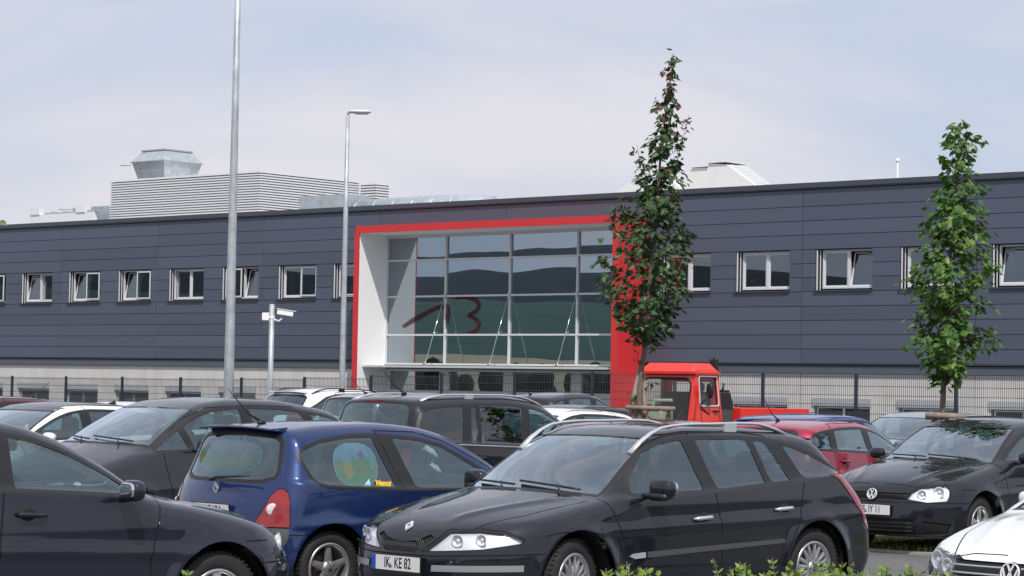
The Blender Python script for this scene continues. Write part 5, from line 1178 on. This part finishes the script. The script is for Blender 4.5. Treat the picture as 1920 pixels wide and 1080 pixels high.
mb = MB(); mb.tube([(0, 0, -.1), (0, 0, 2), (0, 0, 5.5), (0, 0, 8.5)], [.078, .074, .062, .048], 16); mb.build('pole', m_pole, lp); mb = MB(); mb.lathe([(.001, .01), (.14, .01), (.14, 0)], 'z', 16); mb.build('base_plate', m_pole, lp)
head(lp, 8.52, .85)
P = at(507, 712, 50); cp_ = thing('camera_pole', 'short galvanised pole carrying a white surveillance camera', 'camera pole', (P[0], P[1], 0), 0)
mb = MB(); mb.tube([(0, 0, -.1), (0, 0, 3.38)], .054, 14); mb.build('pole', m_pole, cp_)
cc = thing('surveillance_camera', 'white surveillance camera with its junction box on the short pole', 'security camera', (P[0], P[1], 3.0), 0)
mb = MB(); mb.box(-.20, -.055, -.06, .06, .04, .20); bevel_obj(mb.build('junction_box', m_whp, cc), .01); mb = MB(); mb.tube([(.05, -.02, .06), (.16, -.06, .03), (.22, -.08, .09)], .022, 8); mb.lathe([(.062, 0), (.062, .06)], 'z', 14, c=(0, 0, .08)); mb.build('bracket', m_whp, cc)
mb = MB(); Mx = Matrix.Translation((.30, -.10, .20)) @ Matrix.Rotation(math.radians(8), 4, 'Y'); mb.box(-.18, .16, -.06, .06, -.055, .055, Mx); bevel_obj(mb.build('housing', m_whp, cc), .012); mb = MB(); mb.box(-.20, .21, -.075, .075, .058, .070, Mx); mb.build('sun_shield', m_whp, cc); mb = MB(); mb.box(.161, .168, -.045, .045, -.04, .04, Mx); mb.build('lens_window', m_letter, cc)
# ---------------------------------------------------------------- red flatbed truck
def holed(mb, outer, holes, f, th):
    """flat plate: 2D loops -> f(u, v, t)"""
    loops = [outer]+holes; flat = [p for l in loops for p in l]; tr = tessellate_polygon([[Vector((p[0], p[1], 0)) for p in l] for l in loops]); n = len(flat)
    mb.add([f(p[0], p[1], 0) for p in flat]+[f(p[0], p[1], th) for p in flat], [tuple(t) for t in tr]+[tuple(i+n for i in t[::-1]) for t in tr])
    for l in loops:
        m = len(l); mb.add([f(p[0], p[1], 0) for p in l]+[f(p[0], p[1], th) for p in l], [(i, (i+1) % m, (i+1) % m+m, i+m) for i in range(m)])
def lerp(a, b, t): return a+(b-a)*t
m_tr = mat('truck_red', (.72, .028, .012), .35, coat=.6, noise=.08, nscale=3); m_fr = mat('truck_frame', (.55, .55, .53), .5)
tx, ty = put(1237, 43.8), 43.8
tr = thing('flatbed_truck', 'small bright red flatbed truck with a tall glazed cab behind the dark young tree', 'truck', (tx, ty, 0), math.radians(228.3))
TW = .88; tr.scale = (.82, .80, 1)
# x backward = -s
def side_pt(sg): return lambda u, v, t: (-u, sg*(TW-t-.10*max(0, (v-1.05))/1.1), v)
outer = [(.03, .45), (.02, 1.02), (.10, 1.20), (.36, 2.06), (.42, 2.12), (1.16, 2.12), (1.20, 1.9), (1.26, 1.25), (1.26, .45)]
WH = [(.47, 1.46), (.46, 2.0), (1.12, 2.0), (1.16, 1.46)]; hole = round_poly(WH, r=.06)[::-1]
tri = round_poly([(.15, 1.05), (.19, 1.15), (.385, 1.80), (.385, 1.60), (.25, 1.02)], 1, .2)[::-1]
for sg in (1, -1):
    mb = MB(); holed(mb, outer, [[tuple(p) for p in hole], [tuple(p) for p in tri]], side_pt(sg), .05); mb.build('cab_side', m_tr, tr)
    f = side_pt(sg); mb = MB(); ring = round_poly(WH, r=.06); mb.tube([f(p[0], p[1], -.008) for p in ring]+[f(*ring[0], -.008)], .016, 6); o = mb.build('window_frame', m_fr, tr)
    mb = MB(); mb.add([f(p[0], p[1], .03) for p in hole], [tuple(range(len(hole)))]); mb.build('window', glass('truck_glass', (.75, .80, .78), 1.2), tr)
    mb = MB(); mb.add([f(p[0], p[1], .03) for p in tri], [tuple(range(len(tri)))]); mb.build('window', glass('truck_glass', (0, 0, 0)), tr)
    mb = MB(); mb.tube([f(u, v, -.006) for u, v in [(.52, .5), (.50, 1.1), (.50, 1.98), (1.14, 1.98), (1.18, 1.2), (1.18, .5)]], .007, 4); mb.box(-1.10, -.93, sg*(TW-.06), sg*(TW+.02), 1.35, 1.385); mb.build('door_line', m_gap, tr)
    mb = MB(); mb.ell((-.62, sg*(TW+.12), 1.74), (.05, .09, .14), 12, 3); mb.tube([(-.45, sg*TW, 1.5), (-.50, sg*(TW+.12), 1.6), (-.62, sg*(TW+.12), 1.74)], .012, 5); mb.tube([(-.45, sg*TW, 1.45), (-.8, sg*(TW-.02), 1.30)], .012, 5); mb.build('door_mirror', m_trim, tr)
mb = MB(); fw = lambda u, v, t: (-(.02+t)-(.34*max(0, v-1.02)/1.04 if v > 1.02 else 0), u, v)
W1 = TW-.02; holed(mb, [(-W1, .45), (W1, .45), (W1, 1.02), (W1-.10, 2.06), (-W1+.10, 2.06), (-W1, 1.02)], [[tuple(p) for p in round_poly([(-W1+.07, 1.04), (-W1+.15, 1.96), (W1-.15, 1.96), (W1-.07, 1.04)], 2, .1)]], fw, .05); mb.build('cab_front', m_tr, tr)
mb = MB(); q = round_poly([(-W1+.07, 1.04), (-W1+.15, 1.96), (W1-.15, 1.96), (W1-.07, 1.04)], 2, .1); mb.add([fw(p[0], p[1], .02) for p in q], [tuple(range(len(q)))]); mb.build('windscreen', glass('truck_glass', (0, 0, 0)), tr)
mb = MB(); mb.tube([fw(p[0], p[1], -.004) for p in q]+[fw(*q[0], -.004)], .022, 6); mb.tube([fw(.3, 1.05, -.02), fw(-.35, 1.25, -.02)], .01, 5); mb.tube([fw(-.15, 1.05, -.02), fw(-.70, 1.35, -.02)], .01, 5); mb.build('windscreen_seal', m_gap, tr)
mb = MB()  # roof, raised in the middle
v = []; 
for s_, zz in ((.30, 2.06), (.50, 2.24), (1.04, 2.24), (1.18, 2.06)):
    for y_, e in ((-.80, 0), (-.66, 1), (.66, 1), (.80, 0)): v.append((-s_, y_ if e else y_*1.0, (2.08 if not e else zz) if zz > 2.1 else 2.08))
mb.add(v, [(i*4+j, i*4+j+1, i*4+j+5, i*4+j+4) for i in range(3) for j in range(3)]); mb.box(-1.22, -.26, -.84, .84, 2.04, 2.085); mb.build('cab_roof', m_tr, tr)
mb = MB(); holed(mb, [(-W1, .45), (W1, .45), (W1, 1.3), (W1-.1, 2.08), (-W1+.1, 2.08), (-W1, 1.3)], [[(-.6, 1.3), (-.56, 1.9), (.56, 1.9), (.6, 1.3)]], lambda u, v, t: (-1.24+t, u, v), .04); mb.build('cab_back', m_tr, tr)
mb = MB(); mb.box(-1.24, -1.36, .50, .66, 2.10, 2.32); mb.tube([(-1.30, .58, 2.30), (-1.30, .58, 2.38)], .02, 6); mb.build('work_lamp', m_trim, tr)
mb = MB(); mb.ell((-.95, .42, 1.35), (.10, .24, .38), 12, 3); mb.ell((-.95, -.42, 1.35), (.10, .24, .38), 12, 3); mb.ell((-.97, .42, 1.80), (.06, .14, .10), 10, 3); mb.build('seat', m_dark, tr)
mb = MB(); mb.box(-1.22, -.05, -.8, .8, .44, .95); mb.ell((-.25, 0, 1.02), (.2, .78, .12), 12, 3); mb.build('dashboard', m_dark, tr)
mb = MB(); c = Vector((-.50, .40, 1.25)); M = Matrix.Rotation(math.radians(-40), 4, 'Y'); mb.tube([c+M @ Vector((0, .2*math.cos(a), .2*math.sin(a))) for a in [2*math.pi*k/18 for k in range(19)]], .014, 6, False); mb.build('steering_wheel', m_dark, tr)
mb = MB(); mb.box(-.62, -.30, -.5, -.05, 1.05, 1.42); mb.tube([(-.3, -.6, 1.1), (-.35, -.35, 1.55), (-.4, .1, 1.55)], .035, 8); bevel_obj(mb.build('heater_box', mat('pale_green', (.45, .55, .38), .6), tr), .03)
mb = MB(); mb.prism([(-1.30, .70), (-1.30, 1.72), (-1.78, 1.72), (-1.90, 1.5), (-1.90, .70)], 1, -.70, .70); bevel_obj(mb.build('engine_box', m_trim, tr), .02)
mb = MB(); mb.prism([(-1.34, .98), (-1.34, 1.40), (-1.86, 1.40), (-1.86, .98)], 1, .70, .715); mb.build('vent_grid', m_plast, tr)
mb = MB(); mb.tube([(-1.72, .5, 1.70), (-1.78, .5, 1.88)], .03, 8); mb.box(-1.88, -1.60, .35, .6, 1.72, 1.76); mb.build('exhaust_stub', m_trim, tr)
mb = MB(); mb.box(-4.55, -1.95, -.86, .86, 1.06, 1.11); mb.box(-4.55, -1.95, .862, .90, 1.06, 1.43); mb.box(-4.55, -1.95, -.90, -.862, 1.06, 1.43); mb.box(-4.60, -4.555, -.90, .90, 1.06, 1.43); mb.box(-1.945, -1.91, -.90, .90, 1.06, 1.43); bevel_obj(mb.build('load_bed', m_tr, tr), .008)
mb = MB(); mb.box(-4.5, -.1, -.40, .40, .55, 1.05); mb.box(.05, -.02, -.85, .85, .42, .60); mb.build('chassis', m_gap, tr)
for xx in (-.75, -3.35):
    for sg in (1, -1): wheel(tr, (xx, sg*.80, .36), sg, .36, .20, 6, 'wide')
for sg in (1, -1):
    mb = MB(); mb.lathe([(.001, .03), (.06, .025), (.085, 0), (.09, -.03)], 'x', 18, c=(.0, sg*.60, .78)); mb.build('headlight', m_white, tr)

# ---------------------------------------------------------------- trees
def leafmat(name, rough=.45):
    if name in MATS: return MATS[name]
    m = bpy.data.materials.new(name); m.use_nodes = True; MATS[name] = m; t = m.node_tree; b = t.nodes['Principled BSDF']; o = t.nodes['Material Output']
    a = t.nodes.new('ShaderNodeAttribute'); a.attribute_name = 'leafcol'; t.links.new(a.outputs['Color'], b.inputs['Base Color']); b.inputs['Roughness'].default_value = rough
    tl = t.nodes.new('ShaderNodeBsdfTranslucent'); t.links.new(a.outputs['Color'], tl.inputs[0]); mx = t.nodes.new('ShaderNodeMixShader'); mx.inputs[0].default_value = .30
    t.links.new(b.outputs[0], mx.inputs[1]); t.links.new(tl.outputs[0], mx.inputs[2]); t.links.new(mx.outputs[0], o.inputs[0]); return m
LOBE = [(0, -.05), (.22, .0), (.52, -.02), (.36, .22), (.60, .48), (.30, .46), (.28, .62), (0, 1.0), (-.28, .62), (-.30, .46), (-.60, .48), (-.36, .22), (-.52, -.02), (-.22, .0)]
def foliage(name, leaves, m, parent, shape=LOBE):
    """leaves: (pos, direction, normal, size, colour)"""
    vs, fs, cols = [], [], []; n = len(shape)
    for p, d, nn, s, c in leaves:
        sd = d.cross(nn).normalized(); nn = sd.cross(d).normalized(); b = len(vs)
        for (x, y) in shape: vs.append(tuple(p+sd*x*s+d*y*s+nn*(-.30*abs(x)*s-.12*y*y*s)))
        vs.append(tuple(p+d*.35*s+nn*.03*s)); fs += [(b+i, b+(i+1) % n, b+n) for i in range(n)]; cols += [c]*(3*n)
    me = bpy.data.meshes.new(name); me.from_pydata(vs, [], fs); at_ = me.color_attributes.new('leafcol', 'FLOAT_COLOR', 'CORNER')
    at_.data.foreach_set('color', [v for c in cols for v in (*c, 1)]); me.materials.append(m); return link(name, me, None, parent)
m_bark = mat('bark', (.16, .125, .095), .95, noise=.35, nscale=14, bump=.8, bscale=25); m_log2 = mat('stake_wood', (.24, .20, .16), .9, noise=.35, nscale=9, bump=.6, bscale=20, stretch=(1, 1, .4))
def tree(label, X, Y, outline, lead, zc0, ztop, nleaf, lsize, colf, seed, group, tb=.055, extra_shoots=()):
    """outline: (z, left, right) extents about the leader; lead: (z, x offset)"""
    rr = random.Random(seed); root = thing('young_tree', label, 'tree', (X, Y, 0)); root['group'] = group
    lx = lambda z: float(np.interp(z, [p[0] for p in lead], [p[1] for p in lead]))
    rl = lambda z: float(np.interp(z, [p[0] for p in outline], [p[1] for p in outline])); rg_ = lambda z: float(np.interp(z, [p[0] for p in outline], [p[2] for p in outline]))
    tk = MB(); zz = np.linspace(0, ztop*.99, 26); tk.tube([(lx(z)+.012*math.sin(z*3), .012*math.cos(z*2.3), z) for z in zz], [max(.006, tb*(1-.92*z/ztop)) for z in zz], 12)
    leaves = []
    def leaf(p, out, sc=1.0):
        d = Vector((out[0]*.7+rr.gauss(0, .5), out[1]*.7+rr.gauss(0, .5), -.55+rr.gauss(0, .35))).normalized(); nn = Vector((out[0]*.8+rr.gauss(0, .45), out[1]*.8+rr.gauss(0, .45), .9)).normalized()
        if abs(d.dot(nn)) > .95: nn = Vector((1, 0, 0))
        leaves.append((Vector(p), d, nn, lsize*sc*rr.uniform(.65, 1.25), colf(rr, p[2], ztop)))
    def spray(P0_, P1_, n, rr_=.10):
        for _ in range(n):
            t = rr.random()**.7; p = P0_.lerp(P1_, t)+Vector((rr.gauss(0, rr_), rr.gauss(0, rr_), rr.gauss(0, .06))); o_ = Vector((p.x-lx(p.z), p.y, 0)); l = max(o_.length, .05); leaf(p, (o_.x/l, o_.y/l))
    zs = []; z = zc0
    while z < ztop-.03: zs.append(z); z += rr.uniform(.035, .075)*(ztop-zc0)/4.0
    per = nleaf/len(zs); ang = rr.uniform(0, 6)
    wsum = np.mean([(-rl(z)+rg_(z)) for z in zs])
    for z in zs:
        ang += 2.4+rr.uniform(-.5, .5); ca, sa = math.cos(ang), math.sin(ang)
        R = (rg_(z) if ca > 0 else -rl(z)); Rd = (rg_(z)-rl(z))/2; r = math.hypot(R*ca, Rd*sa)*rr.choice((rr.uniform(.45, .75), rr.uniform(.8, 1.0), rr.uniform(.92, 1.18)))
        zb = z-r*rr.uniform(.5, 1.1); zb = max(zb, zc0-.08); p0 = Vector((lx(zb), 0, zb)); r = max(r, .02); p1 = Vector((lx(z)+r*ca, r*sa, z+rr.uniform(0, .25)*r)); mid = p0.lerp(p1, .5)+Vector((0, 0, -.06*r))
        if r > .12: tk.tube([p0, mid, p1], [max(.004, .018*(1-z/ztop)+.005), .007, .003], 5)
        k = per*(rg_(z)-rl(z))/wsum*rr.uniform(.55, 1.45); spray(mid.lerp(p0, .35), p1, int(k*.8*(.55+.75*rr.random())), min(.05+.10*r, r*.30+.015)); 
        for _ in range(int(k*.2)): leaf((p1.x+rr.gauss(0, .05), p1.y+rr.gauss(0, .05), p1.z+rr.gauss(0, .05)), (ca, sa), .9)
    for (z0, x0, z1, x1, n) in extra_shoots:
        a, b = Vector((lx(z0), 0, z0)), Vector((x1, rr.uniform(-.1, .1), z1)); m_ = Vector((x0, 0, lerp(z0, z1, .4))); tk.tube([a, m_, b], [.014, .009, .003], 5)
        for k in range(n): t = .35+.65*k/n; p = m_.lerp(b, (t-.35)/.65); leaf((p.x+rr.gauss(0, .05), p.y+rr.gauss(0, .05), p.z+rr.gauss(0, .03)), (rr.choice((-1, 1)), 0), .8)
    tk.build('trunk', m_bark, root); foliage('crown', leaves, leafmat('maple_leaf'), root); return root
def px2m(Y): return Y/FPX
def col_dark(rr, z, zt):
    k = rr.random(); t = max(0, (z-zt+1.6)/1.6)
    if rr.random() < .05+.55*t: return (.085+.05*k, .030+.02*k, .022)
    if rr.random() < .12: return (.060, .095, .035)
    return (.032+.030*k, .074+.056*k, .024+.014*k)
def col_green(rr, z, zt):
    k = rr.random()
    if rr.random() < .07: return (.17, .25, .04)
    return (.050+.045*k, .125+.085*k, .020+.010*k)
Y1 = 40.0; T1 = at(1199, 760, Y1); m1 = px2m(Y1)
zt1 = lambda y: 1.7+(734-y)*m1
out1 = [(y, (l-c)*m1, (r-c)*m1) for y, l, c, r in [(645, 1185, 1207, 1235), (610, 1160, 1210, 1262), (570, 1148, 1212, 1294), (530, 1136, 1215, 1296), (500, 1136, 1217, 1290), (470, 1140, 1219, 1285), (440, 1145, 1221, 1272), (400, 1150, 1224, 1262), (360, 1172, 1227, 1266), (320, 1192, 1230, 1262), (280, 1202, 1233, 1268), (250, 1206, 1235, 1262), (220, 1215, 1238, 1260), (180, 1228, 1242, 1258), (150, 1238, 1246, 1262), (120, 1242, 1249, 1262), (95, 1249, 1252, 1258)]]
out1 = sorted((zt1(y), l*(1.12 if 380 < y < 600 else 1), r*(1.08 if 420 < y < 600 else 1)) for y, l, r in out1)
lead1 = sorted([(zt1(y), (x-1199)*m1) for x, y in [(1199, 780), (1201, 700), (1207, 640), (1215, 540), (1224, 400), (1233, 280), (1242, 180), (1252, 95)]]+[(0, 0)])
sx = lambda x: (x-1199)*m1
tree('dark-leaved young maple with reddish shoot tips in front of the red entrance frame', T1[0], Y1, out1, lead1, zt1(640), zt1(88), 2700, .112, col_dark, 7, 'staked young maples', .06,
     [(zt1(400), sx(1200), zt1(268), sx(1187), 26), (zt1(360), sx(1262), zt1(212), sx(1283), 30), (zt1(480), sx(1150), zt1(385), sx(1142), 40), (zt1(420), sx(1165), zt1(365), sx(1158), 14), (zt1(735), sx(1212), zt1(715), sx(1222), 9), (zt1(690), sx(1194), zt1(660), sx(1192), 6), (zt1(760), sx(1190), zt1(735), sx(1187), 8)])
Y2 = 30.2; T2 = at(1768, 790, Y2); m2 = px2m(Y2); zt2 = lambda y: 1.7+(745-y)*m2
out2 = [(y, (l-c)*m2, (r-c)*m2) for y, l, c, r in [(722, 1750, 1771, 1790), (695, 1738, 1772, 1815), (660, 1712, 1773, 1838), (630, 1706, 1774, 1852), (600, 1712, 1775, 1842), (570, 1708, 1777, 1848), (540, 1706, 1778, 1858), (510, 1702, 1779, 1866), (480, 1716, 1780, 1852), (450, 1728, 1781, 1836), (420, 1704, 1782, 1834), (395, 1706, 1783, 1830), (370, 1750, 1785, 1828), (340, 1768, 1787, 1822), (310, 1770, 1789, 1816), (280, 1768, 1791, 1828), (258, 1770, 1792, 1832), (235, 1776, 1794, 1806), (228, 1790, 1795, 1802)]]
out2 = sorted((zt2(y), l, r) for y, l, r in out2); lead2 = sorted([(zt2(y), (x-1768)*m2) for x, y in [(1768, 790), (1770, 700), (1775, 600), (1781, 450), (1787, 340), (1795, 228)]]+[(0, 0)])
tree('fresh green young maple at the right, in front of the office wall', T2[0], Y2, out2, lead2, zt2(715), zt2(222), 1950, .098, col_green, 11, 'staked young maples', .048, [(zt2(640), (1850-1768)*m2, zt2(608), (1866-1768)*m2, 5)])
def stakes(lab, X, Y, px, base, wid, sc):
    m = Y/FPX; t = thing('tree_stakes', lab, 'tree stakes', (X, Y, 0)); t['group'] = 'timber tree stakes'; zc = 1.7-(base-hor(px))*m
    mb = MB(); mb.tube([(wid[0]*m, -.10, zc), (wid[1]*m, -.12, zc-.012)], .042*sc, 12); mb.build('crossbar', m_log2, t)
    mb = MB(); mb.tube([(wid[0]*m+.1, .5, zc-.03), (wid[1]*m-.1, .5, zc-.03)], .036*sc, 10); mb.build('crossbar', m_log2, t)
    for x, y in ((wid[0]*m+.12, 0), (wid[1]*m-.10, 0), (wid[0]*m+.2, .45), (wid[1]*m-.2, .45)):
        mb = MB(); mb.tube([(x, y-.02, -.1), (x, y-.02, zc-.04)], .040*sc, 10); mb.build('post', m_log2, t)
    mb = MB()
    for x in (wid[0]*m+.12, wid[1]*m-.10):
        for k in range(3): mb.lathe([(.048*sc, 0), (.052*sc, .012), (.048*sc, .024)], 'z', 12, c=(x, -.02, zc-.20+k*.03))
        mb.tube([(x, -.02, zc-.18), (x*.5, -.04, zc-.24), (0, 0, zc-.20)], .012, 5)
    mb.build('rope', m_bark, t)
    return t
stakes('weathered timber stakes and crossbar around the dark young maple', T1[0], Y1, 1200, 764, (-26, 66), .9)
st2 = stakes('weathered timber stakes and crossbar around the fresh green maple', T2[0], Y2, 1770, 779, (-35, 40), .9)
# slanted support at the first trunk
mb = MB(); mb.tube([(-.30, .05, .6), (.02, .02, 2.15)], .045, 8); mb.tube([(.12, .05, .6), (.06, .02, 2.0)], .035, 8); o = mb.build('tree_prop', m_log2); o.location = (T1[0], Y1, 0); tag(o, 'leaning pair of timber props against the trunk of the dark young maple', 'tree prop')

# ---------------------------------------------------------------- hedge sprigs in front
PRIV = [(0, 0), (.28, .25), (.30, .6), (0, 1.0), (-.30, .6), (-.28, .25)]
def bush(lab, px, py, Y, n, spread, hgt, seed, sc=1.0):
    rr = random.Random(seed); P = at(px, py, Y); zt = P[2]; t = thing('hedge_shrub', lab, 'shrub', (P[0], Y, 0)); t['group'] = 'hedge shrubs along the lower edge'
    st = MB(); lv = []
    for i in range(n):
        u = rr.uniform(-1, 1); x0 = u*spread*.5; lean = u*.10+rr.gauss(0, .09); h_ = zt-hgt*abs(rr.gauss(0, .6))-(.12*hgt if i else 0); y0 = rr.uniform(-.12, .12); x1 = u*spread+lean*.5
        pts = [Vector((x0*.5, y0, .0)), Vector((x0, y0, h_*.6)), Vector((lerp(x0, x1, .5), y0, h_*.84)), Vector((x1, y0+rr.gauss(0, .04), h_))]
        st.tube(pts, [.007, .005, .003, .0015], 5)
        for a, b in zip(pts[1:-1], pts[2:]):
            m = int((b-a).length/.016)
            for k in range(m):
                p = a.lerp(b, k/m); d0 = (b-a).normalized(); sd = 1 if k % 2 else -1; tt = rr.uniform(0, 6.28)
                for q in (1, -1):
                    d = (Vector((q*math.cos(tt), q*math.sin(tt), 0))*.9+d0*.8).normalized(); nn = (d0+Vector((rr.gauss(0, .3), -.4+rr.gauss(0, .3), .3))).normalized()
                    if abs(nn.dot(d)) > .95: continue
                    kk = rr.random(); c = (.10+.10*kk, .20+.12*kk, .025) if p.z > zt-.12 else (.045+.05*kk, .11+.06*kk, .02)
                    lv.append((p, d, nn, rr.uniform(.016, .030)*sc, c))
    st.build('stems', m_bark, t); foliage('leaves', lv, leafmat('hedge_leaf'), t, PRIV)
HB = [(1172, 1046, 7.6, 22, .085, .10, 'clump of hedge twigs below the front wheel of the estate car'), (1252, 1058, 7.6, 4, .05, .06, 'few thin hedge twigs right of the front wheel of the estate car'),
      (1425, 1040, 7.7, 9, .07, .09, 'arching hedge twigs left of the rear wheel of the estate car'), (1520, 1044, 7.7, 30, .13, .08, 'dense hedge clump in front of the rear wheel of the estate car'), (1625, 1044, 7.7, 16, .09, .09, 'hedge twigs in front of the gap behind the estate car'), (1705, 1048, 7.7, 16, .09, .09, 'hedge twigs beside the nose of the white hatchback'), (290, 1068, 7.6, 2, .02, .05, 'single small sprig below the dark hatchback at bottom left'), (1600, 1066, 7.4, 22, .24, .05, 'low row of hedge leaves at the bottom edge right of centre')]
for i, (a, b, Y, n, sp_, h_, lab) in enumerate(HB): bush(lab, a, b, Y, n, sp_, h_, 30+i)
# twig of a tree at the left edge
P = at(-6, 436, 20); rr = random.Random(3); tg = thing('leafy_branch', 'tip of a green leafy branch at the left edge of the photo', 'branch', (P[0]-.27, 20, P[2])); mb = MB(); mb.tube([(-1.2, 0, .1), (-.3, 0, .06), (.30, 0, 0)], [.02, .01, .004], 6); mb.build('twig', m_bark, tg)
lv = [(Vector((rr.uniform(-.5, .30), rr.gauss(0, .05), .05+rr.gauss(0, .035))), Vector((rr.gauss(.3, .5), rr.gauss(0, .5), -.5)).normalized(), Vector((rr.gauss(0, .3), -.6, .7)).normalized(), .07, (.08, .16, .03)) for _ in range(22)]; foliage('leaves', lv, leafmat('maple_leaf'), tg)
